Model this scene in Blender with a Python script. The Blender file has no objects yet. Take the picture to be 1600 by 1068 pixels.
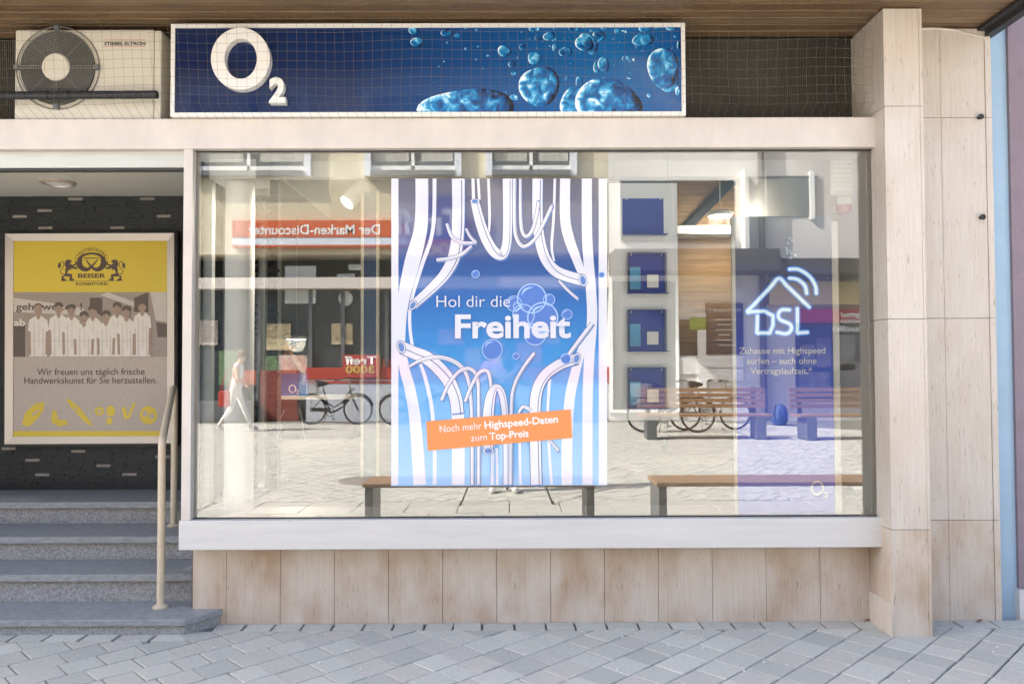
import bpy, bmesh, math, random
from mathutils import Matrix, Vector, Euler
random.seed(7)
SC = bpy.context.scene
COL = SC.collection
rad = math.radians

# ------------------------------------------------------------------ camera
F = 1240.0                      # focal length in photo pixels (1600 wide)
CAMP = Vector((0.0, -4.25, 1.40))
PITCH, ROLL, YAW = math.atan(34 / F), rad(0.2), rad(-0.2)
cd = bpy.data.cameras.new('camera')
cam = bpy.data.objects.new('camera', cd)
COL.objects.link(cam)
cam.location = CAMP
cam.rotation_euler = (rad(90) + PITCH, ROLL, YAW)
cd.sensor_width = 36
cd.lens = 36 * F / 1600
cd.clip_start = 0.02
cd.clip_end = 500
SC.camera = cam
RC = Euler((rad(90) + PITCH, ROLL, YAW), 'XYZ').to_matrix()

# ------------------------------------------------------------------ light
SUN_E, SUN_A = 43, 17           # elevation; swing of the light towards the far side
w = bpy.data.worlds.new('World')
SC.world = w
w.use_nodes = True
nt = w.node_tree
sky = nt.nodes.new('ShaderNodeTexSky')
sky.sky_type = 'NISHITA'
sky.sun_disc = False
sky.sun_elevation = rad(SUN_E)
sky.dust_density = 3.5
sky.ozone_density = 0.5
bg = nt.nodes['Background']
bg.inputs['Strength'].default_value = 0.15
nt.links.new(sky.outputs[0], bg.inputs['Color'])
ldir = Vector((math.cos(rad(SUN_E)) * math.cos(rad(SUN_A)), -math.cos(rad(SUN_E)) * math.sin(rad(SUN_A)), -math.sin(rad(SUN_E))))
to_sun = -ldir
sky.sun_rotation = math.atan2(to_sun.x, to_sun.y)
sl = bpy.data.lights.new('sun', 'SUN')
sl.energy = 5.0
sl.angle = rad(0.53)
sl.color = (1.0, 0.95, 0.87)
so = bpy.data.objects.new('sun', sl)
COL.objects.link(so)
so.location = (-8, 6, 12)
so.rotation_euler = ldir.to_track_quat('-Z', 'Y').to_euler()
vs = SC.view_settings
vs.view_transform = 'Standard'
vs.look = 'None'
vs.exposure = 2.27
vs.gamma = 1
vs.use_curve_mapping = False
SC.cycles.use_denoising = True
SC.cycles.max_bounces = 10
SC.cycles.transparent_max_bounces = 16
SC.cycles.caustics_reflective = False
SC.cycles.caustics_refractive = False

# ------------------------------------------------------------------ helpers
def ray(px, py):
    return (RC @ Vector(((px - 800) / F, -(py - 534) / F, -1.0)))
def P(px, py, Y):                       # pixel on a plane facing the camera
    d = ray(px, py)
    return CAMP + d * ((Y - CAMP.y) / d.y)
def PX(px, Y, py=568): return P(px, py, Y).x
def PZ(py, Y, px=800): return P(px, py, Y).z
def G(px, py, z=0.0):                   # pixel on a horizontal plane
    d = ray(px, py)
    return CAMP + d * ((z - CAMP.z) / d.z)
def R(px, py, Yr):                      # pixel seen in the window glass, thing at depth Yr (< 0) in the street
    p = P(px, py, -Yr)
    return Vector((p.x, Yr, p.z))
def RX(px, Yr, py=568): return R(px, py, Yr).x
def RZ(py, Yr, px=800): return R(px, py, Yr).z

def mat(name, col, rough=0.7, var=0.0, vscale=8.0, stretch=(1, 1, 1), bump=0.0, bscale=40.0, metal=0.0, spec=0.5,
        col2=None, detail=5.0, coat=0.0):
    m = bpy.data.materials.new(name)
    m.use_nodes = True
    n, l = m.node_tree.nodes, m.node_tree.links
    b = n['Principled BSDF']
    b.inputs['Base Color'].default_value = (*col, 1)
    b.inputs['Roughness'].default_value = rough
    b.inputs['Metallic'].default_value = metal
    b.inputs['Specular IOR Level'].default_value = spec
    b.inputs['Coat Weight'].default_value = coat
    b.inputs['Coat Roughness'].default_value = 0.03
    tc = n.new('ShaderNodeTexCoord')
    mp = n.new('ShaderNodeMapping')
    mp.inputs['Scale'].default_value = stretch
    geo = n.new('ShaderNodeNewGeometry')
    l.new(geo.outputs['Position'], mp.inputs['Vector'])
    if var > 0 or col2:
        t = n.new('ShaderNodeTexNoise')
        t.inputs['Scale'].default_value = vscale
        t.inputs['Detail'].default_value = detail
        t.inputs['Roughness'].default_value = 0.6
        l.new(mp.outputs[0], t.inputs['Vector'])
        r = n.new('ShaderNodeValToRGB')
        c2 = col2 or tuple(c * (1 + var) for c in col)
        c1 = tuple(c * (1 - var) for c in col) if not col2 else col
        r.color_ramp.elements[0].position = 0.32
        r.color_ramp.elements[1].position = 0.68
        r.color_ramp.elements[0].color = (*c1, 1)
        r.color_ramp.elements[1].color = (*c2, 1)
        l.new(t.outputs['Fac'], r.inputs[0])
        l.new(r.outputs[0], b.inputs['Base Color'])
    if bump > 0:
        t2 = n.new('ShaderNodeTexNoise')
        t2.inputs['Scale'].default_value = bscale
        t2.inputs['Detail'].default_value = 6
        l.new(mp.outputs[0], t2.inputs['Vector'])
        bp = n.new('ShaderNodeBump')
        bp.inputs['Strength'].default_value = bump
        bp.inputs['Distance'].default_value = 0.01
        l.new(t2.outputs['Fac'], bp.inputs['Height'])
        l.new(bp.outputs[0], b.inputs['Normal'])
    return m

def grad(name, stops, z0, z1, rough=0.35, axis='Z', spec=0.5):
    """colour gradient along a world axis"""
    m = bpy.data.materials.new(name)
    m.use_nodes = True
    n, l = m.node_tree.nodes, m.node_tree.links
    b = n['Principled BSDF']
    b.inputs['Roughness'].default_value = rough
    b.inputs['Specular IOR Level'].default_value = spec
    g = n.new('ShaderNodeNewGeometry')
    s = n.new('ShaderNodeSeparateXYZ')
    l.new(g.outputs['Position'], s.inputs[0])
    mr = n.new('ShaderNodeMapRange')
    mr.inputs['From Min'].default_value = z0
    mr.inputs['From Max'].default_value = z1
    l.new(s.outputs[axis], mr.inputs['Value'])
    r = n.new('ShaderNodeValToRGB')
    el = r.color_ramp.elements
    while len(el) < len(stops): el.new(0.5)
    for e, (p, c) in zip(el, stops):
        e.position = p
        e.color = (*c, 1)
    l.new(mr.outputs[0], r.inputs[0])
    l.new(r.outputs[0], b.inputs['Base Color'])
    return m

class MB:
    def __init__(self): self.v, self.f, self.mi, self.cur = [], [], [], 0
    def add(self, vs, fs):
        o = len(self.v)
        self.v += [tuple(x) for x in vs]
        for f in fs:
            self.f.append([i + o for i in f]); self.mi.append(self.cur)
        return self
    def box(self, x0, x1, y0, y1, z0, z1):
        if x0 > x1: x0, x1 = x1, x0
        if y0 > y1: y0, y1 = y1, y0
        if z0 > z1: z0, z1 = z1, z0
        v = [(x0, y0, z0), (x1, y0, z0), (x1, y1, z0), (x0, y1, z0), (x0, y0, z1), (x1, y0, z1), (x1, y1, z1), (x0, y1, z1)]
        return self.add(v, [(0, 3, 2, 1), (4, 5, 6, 7), (0, 1, 5, 4), (1, 2, 6, 5), (2, 3, 7, 6), (3, 0, 4, 7)])
    def prism(self, pts, z0, z1):       # pts ccw seen from above
        n = len(pts)
        v = [(p[0], p[1], z0) for p in pts] + [(p[0], p[1], z1) for p in pts]
        fs = [tuple(reversed(range(n))), tuple(range(n, 2 * n))]
        fs += [(i, (i + 1) % n, n + (i + 1) % n, n + i) for i in range(n)]
        return self.add(v, fs)
    def slab(self, pts, y0, y1):        # outline in x,z extruded along y
        n = len(pts)
        v = [(p[0], y0, p[1]) for p in pts] + [(p[0], y1, p[1]) for p in pts]
        fs = [tuple(range(n)), tuple(reversed(range(n, 2 * n)))]
        fs += [((i + 1) % n, i, n + i, n + (i + 1) % n) for i in range(n)]
        return self.add(v, fs)
    def tube(self, pts, r, n=8, cap=True):
        pts = [Vector(p) for p in pts]
        rs = r if isinstance(r, (list, tuple)) else [r] * len(pts)
        vs, fs = [], []
        prev = None
        for i, p in enumerate(pts):
            a = pts[max(i - 1, 0)]; c = pts[min(i + 1, len(pts) - 1)]
            t = (c - a).normalized()
            if prev is None:
                u = t.orthogonal().normalized()
            else:
                u = (prev - t * prev.dot(t)).normalized()
            prev = u
            w_ = t.cross(u)
            for k in range(n):
                an = 2 * math.pi * k / n
                vs.append(p + (u * math.cos(an) + w_ * math.sin(an)) * rs[i])
        for i in range(len(pts) - 1):
            for k in range(n):
                fs.append((i * n + k, i * n + (k + 1) % n, (i + 1) * n + (k + 1) % n, (i + 1) * n + k))
        if cap:
            fs.append(tuple(reversed(range(n))))
            fs.append(tuple(range((len(pts) - 1) * n, len(pts) * n)))
        return self.add(vs, fs)
    def ring(self, c, R_, r, axis='y', n=32, m=6):
        c = Vector(c); vs, fs = [], []
        for i in range(n):
            a = 2 * math.pi * i / n
            for k in range(m):
                b = 2 * math.pi * k / m
                q = R_ + r * math.cos(b); h = r * math.sin(b)
                if axis == 'y': vs.append(c + Vector((q * math.cos(a), h, q * math.sin(a))))
                elif axis == 'z': vs.append(c + Vector((q * math.cos(a), q * math.sin(a), h)))
                else: vs.append(c + Vector((h, q * math.cos(a), q * math.sin(a))))
        for i in range(n):
            for k in range(m):
                fs.append((i * m + k, i * m + (k + 1) % m, ((i + 1) % n) * m + (k + 1) % m, ((i + 1) % n) * m + k))
        return self.add(vs, fs)
    def lathe(self, c, prof, n=24):     # prof: (radius, z)
        c = Vector(c); vs, fs = [], []
        for (r, z) in prof:
            for k in range(n):
                a = 2 * math.pi * k / n
                vs.append(c + Vector((r * math.cos(a), r * math.sin(a), z)))
        for i in range(len(prof) - 1):
            for k in range(n):
                fs.append((i * n + k, i * n + (k + 1) % n, (i + 1) * n + (k + 1) % n, (i + 1) * n + k))
        fs.append(tuple(reversed(range(n)))); fs.append(tuple(range((len(prof) - 1) * n, len(prof) * n)))
        return self.add(vs, fs)
    def poly(self, pts3):
        return self.add(pts3, [tuple(range(len(pts3)))])
    def build(self, name, mats, parent=None, smooth=False, bevel=0.0):
        me = bpy.data.meshes.new(name)
        me.from_pydata(self.v, [], self.f)
        if not isinstance(mats, (list, tuple)): mats = [mats]
        for m in mats: me.materials.append(m)
        me.polygons.foreach_set('material_index', self.mi)
        if smooth:
            me.polygons.foreach_set('use_smooth', [True] * len(me.polygons))
        o = bpy.data.objects.new(name, me)
        COL.objects.link(o)
        if parent:
            o.parent = parent
            o.matrix_parent_inverse = inv(parent)
        if smooth:
            md = o.modifiers.new('es', 'EDGE_SPLIT'); md.split_angle = rad(40)
        if bevel:
            b = o.modifiers.new('bv', 'BEVEL'); b.width = bevel; b.segments = 2; b.limit_method = 'ANGLE'
        return o

def world_mat(o):
    m = Matrix.LocRotScale(o.location, o.rotation_euler, o.scale)
    if o.parent: m = world_mat(o.parent) @ o.matrix_parent_inverse @ m
    return m
def inv(o): return world_mat(o).inverted()
def tag(o, label=None, cat=None, group=None, kind=None):
    if label: o['label'] = label
    if cat: o['category'] = cat
    if group: o['group'] = group
    if kind: o['kind'] = kind
    return o
def thing(name, label, cat, loc=(0, 0, 0), rotz=0.0, group=None):
    o = bpy.data.objects.new(name, None)
    COL.objects.link(o)
    o.empty_display_size = 0.1
    o.location = loc
    o.rotation_euler = (0, 0, rotz)
    return tag(o, label, cat, group)
def box(name, m, parent, x0, x1, y0, y1, z0, z1, bevel=0.0):
    return MB().box(x0, x1, y0, y1, z0, z1).build(name, m, parent, bevel=bevel)

LAY = [0]
def lay():                              # tiny running offset so that prints never share a plane
    LAY[0] = (LAY[0] + 1) % 40
    return LAY[0] * 0.00001
def flat(mb, pts, Y):                   # printed polygon traced in pixels on plane Y
    y = Y - lay()
    mb.poly([P(a, b, y) for a, b in reversed(pts)])
def spline(pts, n=8):
    out = []
    for i in range(len(pts) - 1):
        p0 = pts[max(i - 1, 0)]; p1 = pts[i]; p2 = pts[i + 1]; p3 = pts[min(i + 2, len(pts) - 1)]
        for k in range(n):
            t = k / n
            out.append(tuple(0.5 * (2 * b + (c - a) * t + (2 * a - 5 * b + 4 * c - d) * t * t + (3 * b - a - 3 * c + d) * t ** 3)
                             for a, b, c, d in zip(p0, p1, p2, p3)))
    out.append(tuple(pts[-1]))
    return out
def ribbon(mb, pts, Y, n=6, extra=0.0):  # pts: (px, py, width px)
    q = spline(pts, n)
    y = Y - lay()
    L, Rr = [], []
    for i, (x, yy, wd) in enumerate(q):
        a = q[max(i - 1, 0)]; c = q[min(i + 1, len(q) - 1)]
        dx, dy = c[0] - a[0], c[1] - a[1]
        s = math.hypot(dx, dy) or 1
        hx, hy = -dy / s * (wd / 2 + extra), dx / s * (wd / 2 + extra)
        L.append(P(x + hx, yy + hy, y)); Rr.append(P(x - hx, yy - hy, y))
    vs = L + Rr; k = len(L)
    mb.add(vs, [(i, i + 1, k + i + 1, k + i) for i in range(k - 1)])
def ell(cx, cy, rx, ry, n=24, a0=0, a1=360):
    return [(cx + rx * math.cos(rad(a0 + (a1 - a0) * i / n)), cy + ry * math.sin(rad(a0 + (a1 - a0) * i / n))) for i in range(n + (0 if a1 - a0 == 360 else 1))]
def annulus(mb, cx, cy, rx, ry, w_, Y, n=28):
    y = Y - lay()
    o = [P(a, b, y) for a, b in ell(cx, cy, rx, ry, n)]
    i_ = [P(a, b, y) for a, b in ell(cx, cy, rx - w_, ry - w_, n)]
    mb.add(o + i_, [((k + 1) % n, k, n + k, n + (k + 1) % n) for k in range(n)])

def text_mesh(s, bold=0.0, extrude=0.0, shear=0.0, space=1.0):
    c = bpy.data.curves.new('t', 'FONT')
    c.body = s; c.size = 1.0; c.offset = bold; c.extrude = extrude; c.shear = shear; c.space_character = space
    c.resolution_u = 4
    o = bpy.data.objects.new('t', c)
    COL.objects.link(o)
    dg = bpy.context.evaluated_depsgraph_get()
    me = bpy.data.meshes.new_from_object(o.evaluated_get(dg))
    COL.objects.unlink(o)
    bpy.data.objects.remove(o)
    return me
def text(name, s, x0, x1, base, Y, m, parent, bold=0.0, street=False, h=None, extrude=0.0, rot=0.0, shear=0.0, space=1.0):
    """x0..x1, base in photo pixels; street=True: it faces the shop window and is seen in the glass; h: cap height in px"""
    me = text_mesh(s, bold, 0.0 if not extrude else 1.0, shear, space)
    xs = [v.co.x for v in me.vertices]; mn, mx = min(xs), max(xs)
    if street:
        a = R(max(x0, x1), base, Y); b = R(min(x0, x1), base, Y)
        W = a.x - b.x
        sx = W / (mx - mn)
        sz = sx if h is None else (R(x0, base - h, Y).z - a.z) / 0.73
        M = Matrix.Translation((a.x, Y, a.z)) @ Matrix.Rotation(math.pi, 4, 'Z')
    else:
        a = P(x0, base, Y); b = P(x1, base, Y)
        W = b.x - a.x
        sx = W / (mx - mn)
        sz = sx if h is None else (P(x0, base - h, Y).z - a.z) / 0.73
        M = Matrix.Translation((a.x, Y - lay(), a.z)) @ Matrix.Rotation(rot, 4, 'Y')
    for v in me.vertices:
        q = Vector(((v.co.x - mn) * sx, 0, v.co.y * sz))
        q.y = -v.co.z * extrude
        v.co = M @ q
    me.materials.clear()
    me.materials.append(m)
    o = bpy.data.objects.new(name, me)
    COL.objects.link(o)
    if parent:
        o.parent = parent
        o.matrix_parent_inverse = inv(parent)
    return o

# ------------------------------------------------------------------ materials
def travertine(name, base, stain=0.0):
    m = mat(name, base, 0.55, var=0.07, vscale=5, stretch=(20, 20, 0.6), bump=0.10, bscale=16)
    n, l = m.node_tree.nodes, m.node_tree.links
    b = n['Principled BSDF']
    src = b.inputs['Base Color'].links[0].from_socket
    geo = n.new('ShaderNodeNewGeometry')
    # pits: thin dark vertical flecks
    mp = n.new('ShaderNodeMapping'); mp.inputs['Scale'].default_value = (60, 60, 6)
    l.new(geo.outputs['Position'], mp.inputs[0])
    t = n.new('ShaderNodeTexNoise'); t.inputs['Scale'].default_value = 2.2; t.inputs['Detail'].default_value = 3
    l.new(mp.outputs[0], t.inputs['Vector'])
    r = n.new('ShaderNodeValToRGB')
    r.color_ramp.elements[0].position = 0.28; r.color_ramp.elements[0].color = (0.42, 0.36, 0.30, 1)
    r.color_ramp.elements[1].position = 0.36; r.color_ramp.elements[1].color = (1, 1, 1, 1)
    l.new(t.outputs['Fac'], r.inputs[0])
    mx = n.new('ShaderNodeMix'); mx.data_type = 'RGBA'; mx.blend_type = 'MULTIPLY'; mx.inputs['Factor'].default_value = 0.75
    l.new(src, mx.inputs['A']); l.new(r.outputs[0], mx.inputs['B'])
    out = mx.outputs['Result']
    # blotchy weather stains
    t2 = n.new('ShaderNodeTexNoise'); t2.inputs['Scale'].default_value = 4.5; t2.inputs['Detail'].default_value = 6
    mp2 = n.new('ShaderNodeMapping'); mp2.inputs['Scale'].default_value = (1.3, 1, 0.7)
    l.new(geo.outputs['Position'], mp2.inputs[0]); l.new(mp2.outputs[0], t2.inputs['Vector'])
    r2 = n.new('ShaderNodeValToRGB')
    r2.color_ramp.elements[0].position = 0.42; r2.color_ramp.elements[0].color = (1, 1, 1, 1)
    r2.color_ramp.elements[1].position = 0.72; r2.color_ramp.elements[1].color = (0.70, 0.53, 0.38, 1)
    l.new(t2.outputs['Fac'], r2.inputs[0])
    mx2 = n.new('ShaderNodeMix'); mx2.data_type = 'RGBA'; mx2.blend_type = 'MULTIPLY'; mx2.inputs['Factor'].default_value = stain
    l.new(out, mx2.inputs['A']); l.new(r2.outputs[0], mx2.inputs['B'])
    l.new(mx2.outputs['Result'], b.inputs['Base Color'])
    return m

M = {}
M['trav'] = travertine('travertine', (0.575, 0.515, 0.45), 0.25)
M['trav_low'] = travertine('travertine_stained', (0.56, 0.485, 0.41), 0.8)
M['cream'] = mat('cream_metal', (0.60, 0.54, 0.485), 0.45, var=0.07, vscale=3, stretch=(2.5, 1, 1.2))
M['sill'] = mat('sill_metal', (0.60, 0.58, 0.555), 0.4, var=0.06, vscale=3, stretch=(0.6, 1, 8))
M['alu'] = mat('aluminium', (0.55, 0.56, 0.54), 0.35, metal=0.6, var=0.05, vscale=4, stretch=(1, 1, 10))
M['dark'] = mat('dark_metal', (0.03, 0.03, 0.032), 0.5)
M['joint'] = mat('joint', (0.16, 0.15, 0.14), 0.9, var=0.2, vscale=30)
M['white'] = mat('white_paint', (0.82, 0.82, 0.80), 0.5, var=0.02, vscale=5)
M['offwhite'] = mat('off_white', (0.66, 0.64, 0.58), 0.5, var=0.03, vscale=4)
M['print_white'] = mat('print_white', (0.66, 0.66, 0.72), 0.06, coat=1.0)
M['print_dark'] = mat('print_dark', (0.05, 0.08, 0.22), 0.5)
M['black'] = mat('black', (0.015, 0.015, 0.016), 0.45)
M['granite'] = mat('granite_rough', (0.17, 0.17, 0.172), 0.75, col2=(0.40, 0.395, 0.385), vscale=90, bump=0.6, bscale=90, detail=8)
M['granite_s'] = mat('granite_smooth', (0.19, 0.20, 0.21), 0.5, col2=(0.31, 0.32, 0.325), vscale=70, bump=0.12, bscale=120, stretch=(0.35, 1, 1), detail=8)
M['rail'] = mat('rail_paint', (0.58, 0.49, 0.36), 0.35, var=0.05, vscale=20)
M['slate'] = mat('slate', (0.007, 0.0085, 0.009), 0.5, col2=(0.022, 0.025, 0.025), vscale=18, stretch=(1, 1, 5), bump=0.4, bscale=60)
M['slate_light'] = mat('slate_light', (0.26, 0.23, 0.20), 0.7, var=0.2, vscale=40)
M['yellow'] = mat('print_yellow', (0.60, 0.44, 0.035), 0.4)
M['kraft'] = mat('print_kraft', (0.42, 0.355, 0.30), 0.5, var=0.06, vscale=60)
M['brown'] = mat('print_brown', (0.07, 0.04, 0.035), 0.5)
M['orange'] = mat('print_orange', (0.85, 0.27, 0.08), 0.45)
M['blue_box'] = mat('blue_acrylic', (0.008, 0.035, 0.36), 0.3)
M['frame_metal'] = mat('frame_anodised', (0.52, 0.46, 0.41), 0.4, metal=0.5)
M['red'] = mat('red_panel', (0.42, 0.045, 0.03), 0.4)
M['redor'] = mat('orange_red_sign', (0.60, 0.12, 0.035), 0.4)
M['asphalt'] = mat('paving_joint', (0.15, 0.145, 0.13), 0.95, var=0.3, vscale=40)
M['wood'] = mat('soffit_wood', (0.115, 0.068, 0.034), 0.5, col2=(0.205, 0.128, 0.068), vscale=5, stretch=(0.8, 14, 14), bump=0.1, bscale=20)
M['bench'] = mat('bench_wood', (0.27, 0.165, 0.095), 0.5, var=0.2, vscale=6, stretch=(1, 12, 12))
M['steel'] = mat('bench_steel', (0.16, 0.17, 0.18), 0.45, metal=0.5)
M['stucco'] = mat('stucco', (0.62, 0.56, 0.40), 0.9, var=0.05, vscale=3, bump=1.0, bscale=14)
M['wallwhite'] = mat('render_white', (0.72, 0.70, 0.66), 0.9, var=0.04, vscale=2, bump=0.3, bscale=30)
M['skin'] = mat('skin', (0.52, 0.30, 0.21), 0.55)
M['hair'] = mat('hair', (0.05, 0.03, 0.02), 0.6)
STONES = [mat('paver_a', (0.41, 0.408, 0.37), 0.75, var=0.10, vscale=60, bump=0.25, bscale=120, detail=8),
          mat('paver_b', (0.44, 0.435, 0.392), 0.75, var=0.10, vscale=60, bump=0.25, bscale=120, detail=8),
          mat('paver_c', (0.42, 0.40, 0.36), 0.75, var=0.10, vscale=60, bump=0.25, bscale=120, detail=8),
          mat('paver_d', (0.36, 0.36, 0.33), 0.75, var=0.10, vscale=60, bump=0.25, bscale=120, detail=8),
          mat('paver_e', (0.47, 0.465, 0.42), 0.75, var=0.22, vscale=110, bump=0.25, bscale=120, detail=8),
          mat('paver_f', (0.405, 0.395, 0.36), 0.75, var=0.12, vscale=60, bump=0.25, bscale=120, detail=8)]

def glass_mat(name, k, tint=(0.90, 0.95, 0.93)):
    m = bpy.data.materials.new(name)
    m.use_nodes = True
    n, l = m.node_tree.nodes, m.node_tree.links
    n.remove(n['Principled BSDF'])
    t = n.new('ShaderNodeBsdfTransparent'); t.inputs[0].default_value = (*tint, 1)
    g = n.new('ShaderNodeBsdfGlossy'); g.inputs['Roughness'].default_value = 0.0; g.inputs['Color'].default_value = (1, 1, 1, 1)
    f0_ = n.new('ShaderNodeFresnel'); f0_.inputs['IOR'].default_value = 1.45
    fr = n.new('ShaderNodeMath'); fr.operation = 'MAXIMUM'; fr.inputs[1].default_value = k
    l.new(f0_.outputs[0], fr.inputs[0])
    mx = n.new('ShaderNodeMixShader')
    l.new(fr.outputs[0], mx.inputs[0]); l.new(t.outputs[0], mx.inputs[1]); l.new(g.outputs[0], mx.inputs[2])
    l.new(mx.outputs[0], n['Material Output'].inputs['Surface'])
    return m
M['glass'] = glass_mat('window_glass', .115, (.99, 1.0, .995))

def glow(name, col, e):
    m = mat(name, col, 0.4)
    b = m.node_tree.nodes['Principled BSDF']
    b.inputs['Emission Color'].default_value = (*col, 1)
    b.inputs['Emission Strength'].default_value = e
    return m
M['lamp'] = glow('lamp_lit', (1.0, 0.86, 0.66), 6.0)

# ================================================================== GROUND
YPL, YSILL, YPIL, YBK = 0.09, -0.05, -0.16, 0.22
# entrance steps: riser foot and tread edge of each step read from the photograph, solved upwards from the ground
SY, SZ, SR = [], [], []
zb = 0.0
for yr, yn in ((990, 968), (940, 897), (874, 838), (818, 784)):
    Yr_ = G(150, yr, zb).y
    lo, hi = zb + .03, zb + .35
    for _ in range(40):
        z_ = (lo + hi) / 2
        if G(150, yn, z_).y > Yr_ - .025: lo = z_
        else: hi = z_
    SY.append(Yr_ - .025); SZ.append(z_); SR.append(Yr_); zb = z_
g = MB().box(-40, 40, -60, 12, -0.3, -0.014).build('ground', M['asphalt'])
tag(g, kind='structure')

def clip(poly, a, b, c):                # keep a*x+b*y <= c
    out = []
    for i in range(len(poly)):
        p, q = poly[i], poly[(i + 1) % len(poly)]
        dp, dq = a * p[0] + b * p[1] - c, a * q[0] + b * q[1] - c
        if dp <= 0: out.append(p)
        if dp * dq < 0:
            t = dp / (dp - dq)
            out.append((p[0] + (q[0] - p[0]) * t, p[1] + (q[1] - p[1]) * t))
    return out
def area(p): return 0.5 * sum(p[i][0] * p[(i + 1) % len(p)][1] - p[(i + 1) % len(p)][0] * p[i][1] for i in range(len(p)))

stones = []                             # (polygon, material index, seen directly)
def pick():
    r = random.random()
    return 0 if r < .30 else 1 if r < .52 else 2 if r < .70 else 3 if r < .78 else 4 if r < .88 else 5
XS = -1.58
Y_ROW, Y_ROWB = YPL - 0.115, SR[0] - .105
x = XS                                  # header row along the plinth
while x < 1.93:
    wd = 0.165 + random.uniform(-.012, .012)
    sk = random.uniform(-.006, .006)
    stones.append(([(x + .006, Y_ROW + .005), (x + wd - .006, Y_ROW + .005), (x + wd - .006 + sk, YPL - .002), (x + .006 + sk, YPL - .002)], pick()))
    x += wd
x = -4.2                                # header row along the bottom step
while x < -1.78:
    wd = 0.185 + random.uniform(-.012, .012)
    stones.append(([(x + .008, Y_ROWB + .005), (x + wd - .008, Y_ROWB + .005), (x + wd - .008, SR[0] - .002), (x + .008, SR[0] - .002)], pick()))
    x += wd
x = 2.2                                 # row along the return wall
while x < 3.3:
    stones.append(([(x + .006, Y_ROW + .005), (x + .19, Y_ROW + .005), (x + .19, YPL - .002), (x + .006, YPL - .002)], pick())); x += .196
ROWW = 0.166
c45 = math.sqrt(0.5)
STREET_END = -3.9
far = []
for ri in range(-66, 100):
    v0 = ri * ROWW
    u = -18 + random.uniform(0, .2)
    while u < 18:
        L = random.choice([.135, .15, .16, .17, .185, .21])
        j = .0032
        q = [(u + j, v0 + j), (u + L - j, v0 + j), (u + L - j, v0 + ROWW - j), (u + j, v0 + ROWW - j)]
        q = [((a - b) * c45 + random.uniform(-.002, .002), (a + b) * c45 - 4 + random.uniform(-.002, .002)) for a, b in q]
        u += L
        cx = sum(p[0] for p in q) / 4; cy = sum(p[1] for p in q) / 4
        if not (-9 < cx < 9 and -14.7 < cy < .3): continue
        lim = Y_ROW if cx > -1.67 else Y_ROWB
        if cy > -1.5:
            q = clip(q, 0, 1, lim - .006)
        if cy < -2.5 and cy > -4.5:
            q = clip(q, 0, 1, -2.6) if cy < -2.6 else clip(q, 0, -1, 2.6)
            if len(q) >= 3 and cy < -2.6:
                q = clip(q, 0, 1, STREET_END)
        if len(q) < 3 or abs(area(q)) < .0012: continue
        stones.append((q, pick()))
for x in range(-30, 31):                # smooth gutter slabs
    for k in range(2):
        y0 = STREET_END + .012 + k * .64
        ox = .25 * k
        stones.append(([(x * .5 + ox + .004, y0), (x * .5 + ox + .496, y0), (x * .5 + ox + .496, y0 + .63), (x * .5 + ox + .004, y0 + .63)], 6))
pave = thing('pavement', None, None)
tag(pave, kind='structure')
SL = STONES + [mat('gutter_slab', (0.40, 0.385, 0.35), 0.8, var=0.1, vscale=12, bump=0.2, bscale=80)]
def seen(q):
    cx = sum(p[0] for p in q) / len(q); cy = sum(p[1] for p in q) / len(q)
    return cy > -1.05 and abs(cx) < (cy + 4.25) * .66 + .12
def stone_mesh(mb, q, mi):
    if area(q) < 0: q = q[::-1]
    n = len(q)
    cx = sum(p[0] for p in q) / n; cy = sum(p[1] for p in q) / n
    tx, ty, h = random.uniform(-.012, .012), random.uniform(-.012, .012), random.uniform(-.0015, .0015)
    mb.cur = mi
    top = [(cx + (p[0] - cx) * .965, cy + (p[1] - cy) * .965, h + tx * (p[0] - cx) + ty * (p[1] - cy)) for p in q]
    mid = [(p[0], p[1], h - .004 + tx * (p[0] - cx) + ty * (p[1] - cy)) for p in q]
    bot = [(p[0], p[1], -.02) for p in q]
    fs = [tuple(range(n))]
    for i in range(n):
        k = (i + 1) % n
        fs.append((n + i, n + k, k, i)); fs.append((2 * n + i, 2 * n + k, n + k, n + i))
    mb.add(top + mid + bot, fs)
near = sorted([s for s in stones if seen(s[0])], key=lambda s: -sum(p[1] for p in s[0]) / len(s[0]))
nearset = set(id(s) for s in near[:300])
rest = MB()
for s in stones:
    if id(s) in nearset:
        b = MB(); stone_mesh(b, s[0], 0); b.build('paving_stone', SL[s[1]], pave)
    else:
        stone_mesh(rest, s[0], s[1])
tag(rest.build('paving_stones', SL, pave), kind='stuff')

# ================================================================== SHOP BUILDING
bld = thing('shop_building', 'stone clad shop building with wide display window under a timber soffit canopy', 'building')
XL, XR = PX(284, -.04), PX(1394, YPIL, 900)      # window bay left / pillar left
ZC = 3.25                                        # soffit
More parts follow.
